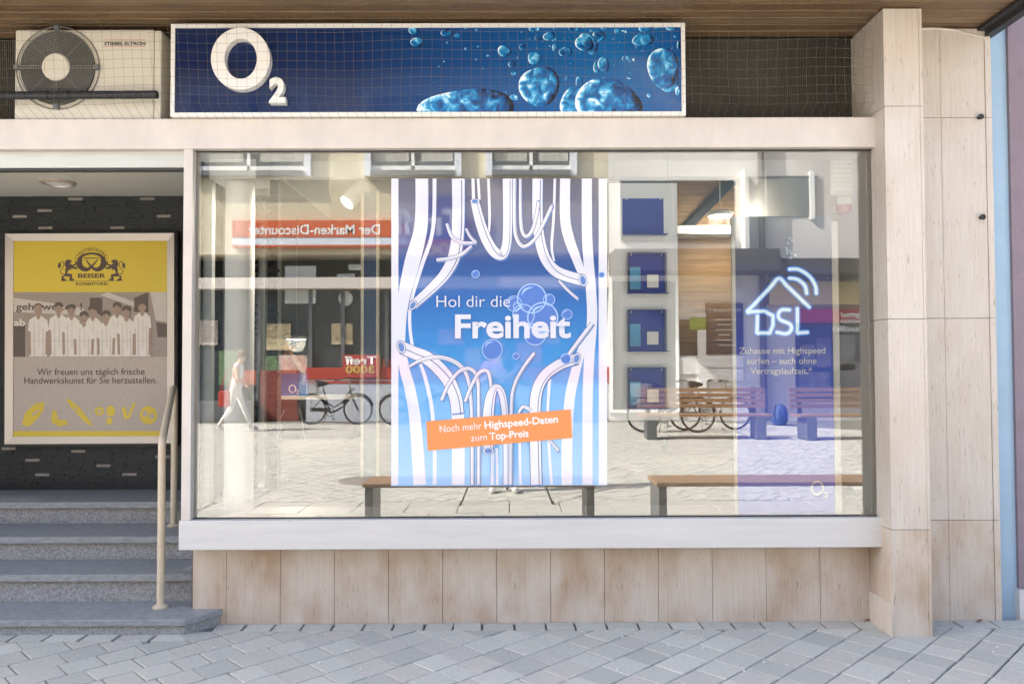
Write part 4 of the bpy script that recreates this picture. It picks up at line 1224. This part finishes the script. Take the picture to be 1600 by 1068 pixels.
# --- photographer with tripod (seen in the glass)
pose = dict(pelvis=(0, -.09, .92), waist=(0, -.08, 1.08), chest=(0, -.07, 1.30), neck0=(0, -.07, 1.42), neck=(0, -.05, 1.47), head0=(0, -.04, 1.54), head=(0, -.03, 1.61), crown=(0, -.04, 1.68),
            shl=(-.18, -.06, 1.38), ell_=(-.27, -.02, 1.15), wrl=(-.13, .06, 1.28), shr=(.18, -.06, 1.38), elr=(.28, -.02, 1.15), wrr=(.13, .06, 1.27),
            hil=(-.09, -.04, .86), knl=(-.10, .0, .48), anl=(-.11, -.04, .09), hel=(-.11, -.04, .045), tol=(-.12, .12, .036), hir=(.09, -.04, .86), knr=(.11, .0, .48), anr=(.12, -.04, .09), her=(.12, -.04, .045), tor=(.14, .12, .036))
J, E, T = figure(pose)
hand_pts(J, E, T, 'wrl', 'hl', (.5, .8, .2), (0, -.2, 1)); hand_pts(J, E, T, 'wrr', 'hr', (-.5, .8, .2), (0, -.2, 1))
YPH = -4.45
pt = person('person', 'person in pink shirt, jeans and white sneakers standing behind a tripod', (PX(786, 4.7) , YPH, 0), 0, J, E, T,
            [M['skin'], cloth('pink_shirt', (.55, .22, .42)), cloth('jeans', (.06, .09, .17)), mat('sneaker', (.75, .74, .71), .6)])
head_bits(pt, (0, -.03, 1.61), .105, M['hair'], face=1)
tx = PX(792, 4.35)
tri = thing('tripod', 'black camera tripod with camera standing before the photographer', 'tripod', (tx, -4.33, 0))
for k, (dx, dy) in enumerate(((-.46, .66), (.45, .64), (0, -.30))):
    MB().tube([(tx, -4.33, 1.12), (tx + dx * .55, -4.33 + dy * .55, .5)], .014, 8).tube([(tx + dx * .5, -4.33 + dy * .5, .56), (tx + dx, -4.33 + dy, .012)], .010, 8).tube([(tx + dx, -4.33 + dy, .03), (tx + dx * 1.02, -4.33 + dy * 1.02, .0)], .014, 8).build('leg', M['black'], tri)
MB().tube([(tx, -4.33, .9), (tx, -4.33, 1.30)], .016, 10).lathe((tx, -4.33, 1.09), [(.04, 0), (.045, .03), (.03, .06)], 14).build('centre_column', M['black'], tri)
cb = MB().box(-.07, .07, -4.362, -4.302, 1.345, 1.44).box(-.03, .03, -4.355, -4.31, 1.44, 1.465).build('camera_body', M['black'], tri, bevel=.006)
MB().tube([(0, -4.301, 1.395), (0, -4.262, 1.395)], .034, 20).build('lens', M['black'], cb, smooth=True)
MB().box(-.03, .03, -4.35, -4.31, 1.30, 1.3445).build('tripod_head', M['black'], tri)
# --- walker in white with red bag
YWK = -12.6
wx = RX(368, YWK)
pose = dict(pelvis=(0, 0, .93), waist=(.02, 0, 1.08), chest=(.05, 0, 1.30), neck0=(.09, 0, 1.42), neck=(.11, 0, 1.47), head0=(.13, 0, 1.53), head=(.15, 0, 1.60), crown=(.15, 0, 1.67),
            shl=(.05, -.17, 1.37), ell_=(-.12, -.21, 1.14), wrl=(-.10, -.22, .92), shr=(.07, .17, 1.37), elr=(.12, .22, 1.12), wrr=(.28, .20, .98),
            hil=(0, -.09, .87), knl=(.14, -.09, .50), anl=(.30, -.09, .12), hel=(.30, -.09, .05), tol=(.46, -.09, .06), hir=(0, .09, .87), knr=(-.06, .09, .48), anr=(-.30, .09, .15), her=(-.33, .09, .10), tor=(-.22, .09, .036))
J, E, T = figure(pose, sleeve=False)
hand_pts(J, E, T, 'wrl', 'hl', (0, 0, -1), (1, 0, 0)); hand_pts(J, E, T, 'wrr', 'hr', (.6, 0, -.6), (.5, 0, .6))
pt = person('person', 'person in white shirt and pale trousers walking with a red bag', (wx, YWK, 0), 0, J, E, T,
            [M['skin'], cloth('white_shirt', (.8, .8, .8)), cloth('pale_trousers', (.72, .68, .66)), mat('shoe_white', (.7, .7, .68), .6)])
head_bits(pt, (.15, 0, 1.60), .105, mat('brown_hair', (.12, .07, .04), .7))
bg_ = MB().box(-.26, -.02, .23, .30, .52, .86).build('shoulder_bag', M['red']); bg_.location = (wx, YWK, 0)
tag(bg_, 'red shoulder bag carried by the walker in white', 'bag')
bmd = bg_.modifiers.new('bv', 'BEVEL'); bmd.width = .03; bmd.segments = 3
st_ = MB().tube([(-.22, .265, .85), (-.12, .24, 1.2), (.05, .12, 1.46), (.0, .2, 1.2), (-.05, .265, .85)], .012, 6).build('strap', M['red'])
st_.parent = bg_
# --- seated customer in salmon shirt inside the shop
YSE = 6.15
sxp = PX(452, YSE)
pose = dict(pelvis=(0, 0, .55), waist=(0, -.02, .70), chest=(0, -.04, .90), neck0=(.0, -.05, 1.00), neck=(.01, -.06, 1.05), head0=(.02, -.08, 1.11), head=(.02, -.09, 1.18), crown=(.02, -.08, 1.24),
            shl=(-.18, -.03, .96), ell_=(-.25, -.14, .70), wrl=(-.20, -.36, .60), shr=(.18, -.04, .96), elr=(.24, -.22, .80), wrr=(.10, -.24, 1.02),
            hil=(-.10, -.06, .54), knl=(-.14, -.44, .54), anl=(-.14, -.46, .12), hel=(-.14, -.45, .05), tol=(-.15, -.60, .04), hir=(.10, -.06, .54), knr=(.14, -.44, .54), anr=(.14, -.46, .12), her=(.14, -.45, .05), tor=(.15, -.60, .04))
J, E, T = figure(pose)
hand_pts(J, E, T, 'wrl', 'hl', (.2, -1, -.2), (0, 0, 1)); hand_pts(J, E, T, 'wrr', 'hr', (-.3, .3, .9), (0, -1, .2))
pt = person('person', 'person in salmon shirt and blue cap seated inside the shop behind the small card', (sxp, YSE, ZF), 0, J, E, T,
            [M['skin'], cloth('salmon_shirt', (.62, .20, .13)), cloth('dark_trousers', (.04, .04, .05)), M['black']])
head_bits(pt, (.02, -.09, 1.18), .105, M['hair'], cap=cloth('cap_blue', (.04, .14, .28)))
stl = thing('stool', 'dark round stool under the seated person in salmon shirt', 'stool', (sxp, YSE, ZF))
MB().lathe((sxp, YSE + .02, ZF + .385), [(.17, 0), (.19, .02), (.18, .05)], 20).build('seat', M['black'], stl, smooth=True)
MB().tube([(sxp, YSE + .02, ZF + .02), (sxp, YSE + .02, ZF + .385)], .025, 10).lathe((sxp, YSE + .02, ZF), [(.2, 0), (.19, .02)], 20).build('pedestal', M['alu'], stl)

# ================================================================== STREET FURNITURE
def bench_plain(x0, x1, label):
    Y0 = -2.28
    t = thing('bench', label, 'bench', ((x0 + x1) / 2, Y0, 0), group='backless benches in front of the shop')
    for k in range(4):
        MB().box(x0, x1, Y0 - .21 + k * .107, Y0 - .21 + k * .107 + .098, .42, .455).build('seat_slat', M['bench'], t, bevel=.006)
    for xx in (x0 + .02, x1 - .085):
        MB().box(xx, xx + .065, Y0 - .19, Y0 + .2, 0, .419).build('leg', M['steel'], t, bevel=.004)
bench_plain(RX(572, -2.25), RX(928, -2.25), 'backless timber bench before the curtain poster')
bench_plain(RX(1018, -2.25), RX(1386, -2.25), 'backless timber bench before the blue banner')
def bench_back(x0, x1, Y0, rz, label):
    t = thing('park_bench', label, 'bench', ((x0 + x1) / 2, Y0, 0), rz, 'benches with backrests along the far side')
    L = (x1 - x0) / 2
    def pt_(mb, n, m):
        o = mb.build(n, m); o.parent = t
    for k in range(4): pt_(MB().box(-L, L, -.22 + k * .115, -.115 + k * .115, .42, .46), 'seat_slat', M['bench'])
    for k in range(4): pt_(MB().box(-L, L, -.27 - k * .012, -.235 - k * .012, .56 + k * .10, .63 + k * .10), 'back_slat', M['bench'])
    for xx in (-L + .12, L - .30):
        pt_(MB().box(xx, xx + .18, -.2, .24, 0, .419), 'leg', M['steel'])
        pt_(MB().box(xx + .05, xx + .13, -.32, -.283, .40, .95), 'back_support', M['steel'])
bench_back(RX(998, -10.5), RX(1200, -10.5), -10.5, rad(2), 'timber park bench with backrest in front of parked bicycles')
bench_back(RX(1240, -10.3), RX(1400, -10.3), -10.3, rad(-3), 'timber park bench with backrest in front of the photo studio')
def bicycle(loc, rz, label, basket=True, frame_col=(.02, .02, .022)):
    t = thing('bicycle', label, 'bicycle', loc, rz, 'bicycles parked across the street')
    fmt = mat('bike_paint', frame_col, .3); chrome = mat('bike_chrome', (.5, .5, .5), .25, metal=.9)
    def pt_(mb, n, m, par=t, smooth=False):
        o = mb.build(n, m, None, smooth); o.parent = par; return o
    r = .345; wb = 1.08
    for xx in (0, wb):
        wv = pt_(MB().ring((xx, 0, r), r - .018, .018, n=40, m=8), 'tyre', M['black'])
        s = MB().ring((xx, 0, r), r - .04, .009, n=36, m=5)
        for k in range(18):
            a = 2 * math.pi * k / 18
            s.tube([(xx, .02 * (-1) ** k, r), (xx + (r - .04) * math.cos(a), 0, r + (r - .04) * math.sin(a))], .0015, 3)
        s.tube([(xx, -.05, r), (xx, .05, r)], .02, 8)
        pt_(s, 'rim_and_spokes', chrome, wv)
        gd = MB().tube([(xx + (r + .02) * math.cos(a), 0, r + (r + .02) * math.sin(a)) for a in [rad(q) for q in range(15, 175, 16)]], .022, 6)
        pt_(gd, 'mudguard', fmt)
    bb = (.43, 0, .28); seat = (.28, 0, .80); hd = (.90, 0, .80); hb_ = (.93, 0, .66)
    f = MB().tube([bb, seat], .017, 8).tube([hd, hb_], .02, 8)
    f.tube([hb_, (.75, 0, .42), (.55, 0, .31), bb], .022, 8).tube([hd, (.72, 0, .52), (.52, 0, .40), (.37, 0, .50)], .016, 8)
    f.tube([bb, (0, .04, r)], .010, 6).tube([bb, (0, -.04, r)], .010, 6).tube([(.31, 0, .68), (0, .04, r)], .008, 6).tube([(.31, 0, .68), (0, -.04, r)], .008, 6)
    f.tube([hb_, (.97, .045, .58), (wb, .045, r)], .012, 6).tube([hb_, (.97, -.045, .58), (wb, -.045, r)], .012, 6)
    pt_(f, 'frame', fmt, smooth=True)
    pt_(MB().tube([seat, (.25, 0, .92)], .014, 8).tube([(.10, 0, .95), (.22, 0, .955), (.38, 0, .95)], [.085, .07, .025], 10), 'saddle', M['black'], smooth=True)
    h = MB().tube([hd, (.87, 0, 1.0)], .014, 8).tube([(.70, .30, 1.04), (.80, .28, 1.06), (.90, .1, 1.03), (.88, 0, 1.0), (.90, -.1, 1.03), (.80, -.28, 1.06), (.70, -.30, 1.04)], .012, 8)
    pt_(h, 'handlebar', chrome, smooth=True)
    pt_(MB().tube([(.70, .3, 1.04), (.60, .31, 1.03)], .017, 8).tube([(.70, -.3, 1.04), (.60, -.31, 1.03)], .017, 8), 'grip', M['black'])
    pt_(MB().ring((.43, -.045, .28), .09, .008, n=24, m=5).tube([(.43, -.06, .28), (.50, -.06, .12)], .009, 6).tube([(.43, .06, .28), (.36, .06, .44)], .009, 6).box(.46, .55, -.14, -.06, .105, .13).box(.31, .40, .06, .14, .43, .455), 'crank', chrome)
    pt_(MB().box(-.05, .43, -.05, -.035, .30, .39), 'chain_guard', fmt)
    pt_(MB().tube([(-.22, .06, .74), (.26, .06, .74)], .007, 6).tube([(-.22, -.06, .74), (.26, -.06, .74)], .007, 6).tube([(0, .05, r), (-.02, .06, .74)], .006, 6).tube([(0, -.05, r), (-.02, -.06, .74)], .006, 6).tube([(-.22, .06, .74), (-.22, -.06, .74)], .007, 6), 'luggage_rack', chrome)
    if basket:
        bk = MB()
        for k in range(5):
            z = .75 + k * .055; e = .02 * k / 4
            bk.tube([(-.24 - e, -.15 - e, z), (.14 + e, -.15 - e, z), (.14 + e, .15 + e, z), (-.24 - e, .15 + e, z), (-.24 - e, -.15 - e, z)], .005, 4)
        for k in range(12):
            xx = -.24 + .38 * k / 11
            for s in (-1, 1): bk.tube([(xx, .15 * s, .75), (xx * 1.04, .17 * s, .97)], .004, 4)
        for k in range(9):
            yy = -.15 + .3 * k / 8
            for xx in (-.24, .14): bk.tube([(xx, yy, .75), (xx * 1.08, yy * 1.1, .97)], .004, 4)
        bk.box(-.23, .13, -.14, .14, .748, .755)
        pt_(bk, 'basket', mat('basket_wire', (.45, .45, .44), .4, metal=.5))
    pt_(MB().tube([(.36, .03, .27), (.30, .17, .0)], .008, 6), 'kickstand', M['black'])
    pt_(MB().lathe((.96, 0, .82), [(.01, -.04), (.045, -.02), (.05, .03)], 12), 'headlamp', chrome)
    return t
YBI = -14.3
bicycle((RX(487, YBI), YBI, 0), 0, 'black city bicycle with wire basket leaning by the discount store')
bicycle((RX(615, YBI + .2), YBI + .2, 0), 0, 'grey city bicycle parked beside the black basket bicycle', False, (.06, .065, .07))
bicycle((RX(1005, -11.9), -11.9, 0), rad(8), 'dark bicycle with basket parked behind the park bench', True, (.025, .025, .03))
bicycle((RX(1070, -12.3), -12.3, 0), rad(-6), 'silver bicycle parked behind the park bench beside the wall', False, (.35, .35, .34))
bp = thing('backpack', 'dark blue backpack standing on the ground by the drainpipe', 'backpack', (RX(1217, -13.8), -13.8, 0))
x = RX(1217, -13.8)
MB().tube([(x, -13.8, 0), (x, -13.8, .10), (x + .03, -13.82, .28), (x + .05, -13.84, .40), (x + .02, -13.86, .46)], [.14, .18, .16, .10, .03], 14).build('sack', mat('pack_blue', (.02, .05, .13), .7, var=.2, vscale=12, bump=.5, bscale=10), bp, smooth=True)
MB().tube([(x - .12, -13.68, .45), (x - .2, -13.55, .3), (x - .16, -13.6, .08)], .018, 6).build('strap', M['black'], bp)
q = R(575, 738, -5.35)
mh = MB().lathe((q.x, -5.35, 0), [(.36, .004), (.355, .008), (.30, .008), (.298, .005), (0.001, .005)], 36).build('manhole_cover', mat('manhole', (.22, .20, .17), .7, var=.2, vscale=20))
tag(mh, 'round manhole cover set in the sunlit paving', 'manhole cover')

# ================================================================== OPPOSITE BUILDINGS
YO = -15.25
def rz(py): return RZ(py, YO)
def rx(px): return RX(px, YO)
st = thing('store_building', 'cream stucco building with a discount store on its ground floor', 'building', (-4, YO, 0))
zf = rz(396)
xe = rx(952)
XO0 = -22
MB().box(XO0, xe, YO - 8, YO, zf, 8.8).build('wall', M['stucco'], st)
MB().box(XO0, xe, YO - 8, YO - 1.2, -.1, zf - .001).build('rear_wall', mat('store_dark', (.03, .03, .03), .8), st)
def roof_(x0, x1, ze, par):
    MB().add([(x0, YO + .55, ze - .12), (x1, YO + .55, ze - .12), (x1, YO + .55, ze + .06), (x0, YO + .55, ze + .06), (x0, YO - 4, ze + 3.4), (x1, YO - 4, ze + 3.4), (x0, YO - 8.4, ze - .1), (x1, YO - 8.4, ze - .1)],
             [(0, 1, 2, 3), (3, 2, 5, 4), (4, 5, 7, 6), (0, 6, 7, 1), (0, 3, 4, 6), (1, 7, 5, 2)]).build('roof', bpy.data.materials['roof_tile'], par)
roof_(XO0 - .3, xe + .1, 8.85, st)
MB().box(XO0, xe, YO - 1.2, YO - .02, rz(449), rz(432)).build('lintel', mat('lintel_pale', (.62, .56, .50), .8), st)
wtr = mat('surround_white', (.70, .73, .78), .6)
wgl = mat('pane_dark', (.05, .065, .07), .08, spec=.6)
cur = mat('curtain', (.42, .42, .38), .8, var=.25, vscale=2, stretch=(14, 1, .3))
for (a, b) in ((300, 475), (580, 711), (770, 892), (100, 225)):
    x0, x1, z0 = rx(a), rx(b), rz(268)
    z1 = rz(152)
    wn = MB().box(x0, x1, YO + .001, YO + .012, z0, z1).build('window', wgl, st)
    MB().box(x0 - .17, x0, YO, YO + .13, z0 - .12, z1 + .15).box(x1, x1 + .17, YO, YO + .13, z0 - .12, z1 + .15).box(x0, x1, YO, YO + .13, z1, z1 + .15).build('surround', wtr, wn)
    MB().box(x0, x1, YO, YO + .20, z0 - .12, z0).build('sill', M['steel'], wn)
    MB().box(x0 + .05, x0 + (x1 - x0) * .45, YO + .013, YO + .02, z0 + .25, z1).box(x0 + (x1 - x0) * .6, x1 - .05, YO + .013, YO + .02, z0 + .25, z1).build('curtain', cur, wn)
    MB().box(x0, x1, YO + .013, YO + .05, z0, z0 + .14).box((x0 + x1) / 2 - .04, (x0 + x1) / 2 + .04, YO + .021, YO + .05, z0, z1).build('frame', M['white'], wn)
# name board
nb = MB().box(rx(365), rx(735), YO + .001, YO + .16, rz(371), rz(345)).build('name_board', M['redor'], st)
MB().box(rx(365), rx(735), YO + .001, YO + .15, rz(383), rz(371.3)).build('white_strip', mat('strip_white', (.66, .70, .76), .5), nb)
MB().box(rx(365), rx(735), YO + .001, YO + .16, rz(386), rz(383.3)).build('red_strip', M['redor'], nb)
text('lettering', 'Der Marken-Discounter', 387, 594, 365.5, YO + .165, M['white'], nb, street=True, bold=.02, h=15)
lg = MB().box(rx(655), rx(730), YO + .17, YO + .22, rz(402), rz(308)).build('logo_board', mat('logo_blue', (.04, .05, .22), .4), st)
MB().box(rx(655), rx(730), YO + .17, YO + .225, rz(402), rz(376)).build('logo_field', M['red'], lg)
text('lettering', 'Treff', 612, 726, 366, YO + .23, M['white'], lg, street=True, bold=.03, h=40)
text('lettering', '3000', 640, 726, 398, YO + .235, mat('gold', (.62, .45, .10), .4), lg, street=True, bold=.03, h=18)
# shop front below
sf = MB().box(XO0, xe, YO - .52, YO - .48, .3, rz(449)).build('shop_glazing', wgl, st)
rj = random.Random(11)
goods = [mat('goods_%d' % i, c, .6, var=.4, vscale=9) for i, c in enumerate([(.35, .22, .10), (.30, .28, .22), (.42, .10, .06), (.12, .20, .10), (.50, .42, .25), (.10, .14, .25), (.45, .38, .33)])]
xx = rx(300)
while xx < rx(950):
    wd = rj.uniform(.25, .8); z0 = rj.choice([.9, .9, 1.4, 1.9]); hh = rj.uniform(.3, 1.0)
    MB().box(xx, xx + wd * .92, YO - .47, YO - .43, z0, min(z0 + hh, 3.0)).build('window_display', rj.choice(goods), st)
    xx += wd
for xx in (rx(395), rx(478), rx(530), rx(600), rx(760), rx(900)):
    MB().box(xx - .05, xx + .05, YO - .5, YO - .40, 0, rz(449)).build('mullion', M['steel'], st)
low = MB().box(rx(478), xe, YO - .45, YO - .02, 0, rz(592)).build('stall_riser', mat('riser_grey', (.50, .53, .58), .6), st)
MB().box(rx(396), rx(460), YO - .47, YO - .40, 0, rz(577)).build('red_panel', mat('dull_red', (.20, .045, .03), .6), st)
MB().box(rx(478), xe, YO - .45, YO - .01, rz(591.5), rz(573)).build('red_band', M['red'], st)
MB().box(rx(478), xe, YO - .45, YO - .012, rz(598), rz(594)).build('red_line', M['red'], low)
MB().box(XO0, rx(394), YO - .45, YO - .03, 0, .5).build('base', M['steel'], st)
lb = MB().box(rx(536), rx(593), YO - .01, YO + .04, rz(588.5), rz(553)).build('store_sign', M['red'], st)
text('lettering', 'Treff', 538, 588, 569, YO + .045, M['white'], lb, street=True, bold=.02, h=13)
text('lettering', '3000', 540, 585, 582, YO + .045, bpy.data.materials['gold'], lb, street=True, bold=.02, h=11)
pw = mat('paper', (.60, .64, .62), .7)
for a, b, c, d in ((437, 487, 411, 471), (520, 549, 424, 444), (539, 559, 409, 418), (408, 447, 503, 545)):
    MB().box(rx(a), rx(b), YO - .42, YO - .41, rz(d), rz(c)).build('paper_sheet', pw if a != 408 else goods[4], st)
MB().add([R(540 + 11.5 * math.cos(k * math.pi / 12), 466 + 11.5 * math.sin(k * math.pi / 12), YO - .41) for k in range(24)], [tuple(range(24))]).build('round_notice', pw, st)
# right neighbour: rendered house with added dark windows, canopy, house number board
hs = thing('town_house', 'white rendered town house with dark windows and dark canopy across the street', 'building', (5, YO, 0))
xh0, xh1 = xe + .001, rx(1188)
zc0, zc1 = rz(431), rz(399)
MB().box(xh0, xh1, YO - 8, YO, -.1, 9.4).build('wall', M['wallwhite'], hs)
roof_(xh0 + .11, xh1 + .1, 9.45, hs)
MB().box(xh0, rx(1198), YO + .001, YO + 1.1, zc0, zc1).build('canopy', mat('canopy_brown', (.035, .03, .03), .6), hs)
added_pane = MB().box(xh0 + .3, rx(1150), YO + .001, YO + .012, rz(372), rz(283)).build('window', wgl, hs)  # pane added to keep this part of the glass reflection dark
MB().box(xh0 + .3, rx(1150), YO, YO + .1, rz(376), rz(372.3)).box((xh0 + rx(1150)) / 2, (xh0 + rx(1150)) / 2 + .08, YO + .013, YO + .05, rz(372), rz(283)).build('frame', M['steel'], added_pane)
MB().box(rx(1160), rx(1160) + .1, YO + .001, YO + .36, zc1, rz(270)).build('corner_board', M['wallwhite'], hs)
added_shop_pane = MB().box(rx(957), rx(1056), YO + .001, YO + .012, rz(640), rz(440)).build('shop_window', wgl, hs)  # dark window added to cut the white wall's reflection over the phone boxes
MB().box(rx(957) - .08, rx(957), YO + .001, YO + .06, rz(645), rz(436)).box(rx(1056), rx(1056) + .08, YO + .001, YO + .06, rz(645), rz(436)).box(rx(957), rx(1056), YO + .001, YO + .06, rz(645), rz(640.3)).build('frame', M['white'], added_shop_pane)
wn = MB().box(rx(1062), rx(1090), YO + .001, YO + .012, rz(556), rz(500)).build('window', wgl, hs)
MB().box(rx(1090), rx(1103), YO + .001, YO + .05, rz(640), rz(490)).build('frame', M['white'], wn)
MB().box(rx(1062), rx(1090), YO + .013, YO + .03, rz(585), rz(560)).build('lower_panel', M['white'], wn)
MB().box(rx(1078), rx(1105), YO + .03, YO + .06, rz(516), rz(497)).build('green_notice', mat('green', (.18, .36, .05), .5), hs)
nbo = MB().box(rx(1103), rx(1161), YO + .001, YO + .06, rz(554), rz(475)).build('name_plate', mat('plate_navy', (.03, .035, .075), .4), hs)
text('lettering', 'HAUPTSTRAßE 37', 1105, 1158, 487, YO + .065, M['white'], nbo, street=True, h=6)
for k in range(6):
    MB().box(rx(1116 + (k * 5) % 9), rx(1150 - (k * 7) % 11), YO + .061, YO + .065, rz(501 + k * 8), rz(499.4 + k * 8)).build('small_print', M['offwhite'], nbo)
for a, b in ((556, 575), (577, 596)):
    MB().box(rx(1103), rx(1161), YO + .001, YO + .05, rz(b), rz(a)).build('white_plate', M['white'], hs)
MB().tube([(rx(1191), YO + .12, 0), (rx(1191), YO + .12, 9.3)], .075, 10).build('drainpipe', mat('pipe_grey', (.10, .10, .105), .5), hs, smooth=True)
# photo studio
ph = thing('photo_studio', 'pale building with yellow fascia and red photo studio sign across the street', 'building', (9, YO, 0))
xp0, xp1 = rx(1196), 24
MB().box(xp0, xp1, YO - 8, YO, -.1, 9.0).build('wall', mat('studio_wall', (.60, .57, .54), .9, var=.04, vscale=2), ph)
roof_(xp0 + .05, xp1, 9.05, ph)
MB().box(xp0 + .1, xp1, YO + .001, YO + .9, rz(434), rz(412)).build('canopy', bpy.data.materials['canopy_brown'], ph)
MB().box(xp0 + .05, xp1, YO + .001, YO + .25, rz(478), rz(442)).build('yellow_fascia', mat('fascia_yellow', (.60, .46, .20), .6), ph)
wn = MB().box(rx(1200), rx(1268), YO + .001, YO + .02, rz(340), rz(276)).build('window', mat('pane_grey', (.12, .15, .17), .15), ph)
MB().box(rx(1196) + .05, rx(1200), YO, YO + .08, rz(344), rz(270)).box(rx(1268), rx(1275), YO, YO + .08, rz(344), rz(270)).build('frame', M['white'], wn)
MB().box(rx(1243), rx(1400), YO + .001, YO + .02, rz(628), rz(506)).build('shop_window', wgl, ph)
rs = MB().box(rx(1250), rx(1366), YO + .03, YO + .12, rz(506), rz(484)).build('red_sign', mat('studio_red', (.42, .03, .045), .4), ph)
for s, b, h_ in (('Digital', 494.5, 7), ('Photo', 504, 7), ('Studio', 517, 9)):
    text('lettering', s, 1300 if s == 'Studio' else 1313, 1360, b, YO + .125, M['white'], rs, street=True, bold=.03, h=h_, shear=.2)
for k, (a, b, c, d) in enumerate(((1275, 1297, 530, 575), (1300, 1335, 525, 580), (1246, 1296, 582, 622), (1310, 1350, 570, 624), (1252, 1272, 540, 575))):
    pf_ = MB().box(rx(a), rx(b), YO + .03, YO + .06, rz(d), rz(c)).build('framed_photo', mat('photo_%d' % k, (.30, .28, .28), .4, col2=(.06, .07, .10), vscale=2.5), ph)
siren('alarm_siren', 'small white alarm siren with red strobe on the pale photo studio wall', (rx(1218), YO + .03, rz(464)), 1.35, 1)
# neighbour on our own side, right edge of the picture
nbx = thing('neighbour_building', 'mauve plaster house with a pale blue corner strip beside the shop', 'building', (XW1 + .3, .3, 0))
MB().box(PX(1551, YPL, 600) + .012, PX(1585.5, YPL + .05, 600), YPL + .05, 1, -.02, 7).build('corner_strip', mat('blue_paint', (.33, .47, .60), .6, var=.04, vscale=6), nbx)
MB().box(PX(1586, YPL + .03, 600), 9, YPL + .03, 9, .16, 7.2).build('wall', mat('mauve_plaster', (.24, .19, .22), .85, var=.06, vscale=10, bump=.5, bscale=60), nbx)
MB().box(PX(1588, YPL, 600), 9, YPL + .01, 8, -.02, .159).build('base', M['sill'], nbx)
for o in COL.objects:
    if o.parent and o.name.split('.')[0].endswith(('_print', 'photo_banner', 'photo_dark', 'printed_arms', 'printed_fold', 'pastry_detail', 'printed_eyes', 'printed_face', 'bubble_fill', 'bubble_rim', 'neon_line', 'neon_halo', 'logo_rule', 'louvre', 'fan_grille')): o['kind'] = 'stuff'
lt = MB()
for _ in range(26):
    a_, b_ = random.uniform(300, 1560), random.uniform(985, 1066)
    q = G(a_, b_, .004); r_ = random.uniform(.002, .006)
    lt.prism([(q.x + r_ * random.uniform(.6, 1.3) * math.cos(t), q.y + r_ * .8 * math.sin(t)) for t in (0, 1.2, 2.4, 3.6, 5)], .002, .002 + r_ * .8)
tag(lt.build('litter', mat('litter_white', (.75, .73, .68), .8)), 'small white crumbs scattered over the paving stones', 'litter', kind='stuff')
# a pinch of litter against the wall
lr = random.Random(2)
for (a, b, ll) in ((1355, 968, 'curled brown leaf lying where the plinth meets the pillar'), (1530, 970, 'curled brown leaf lying below the return wall by the blue strip')):
    q = G(a, b, .004)
    lf = MB().add([(q.x - .022, q.y - .004, .003), (q.x - .005, q.y - .016, .010), (q.x + .020, q.y - .003, .016), (q.x + .004, q.y + .012, .012)], [(0, 1, 2, 3)]).build('dry_leaf', mat('leaf_brown', (.20, .09, .045), .7))
    tag(lf, ll, 'leaf', 'dry leaves at the wall base')
    lf.modifiers.new('so', 'SOLIDIFY').thickness = .001
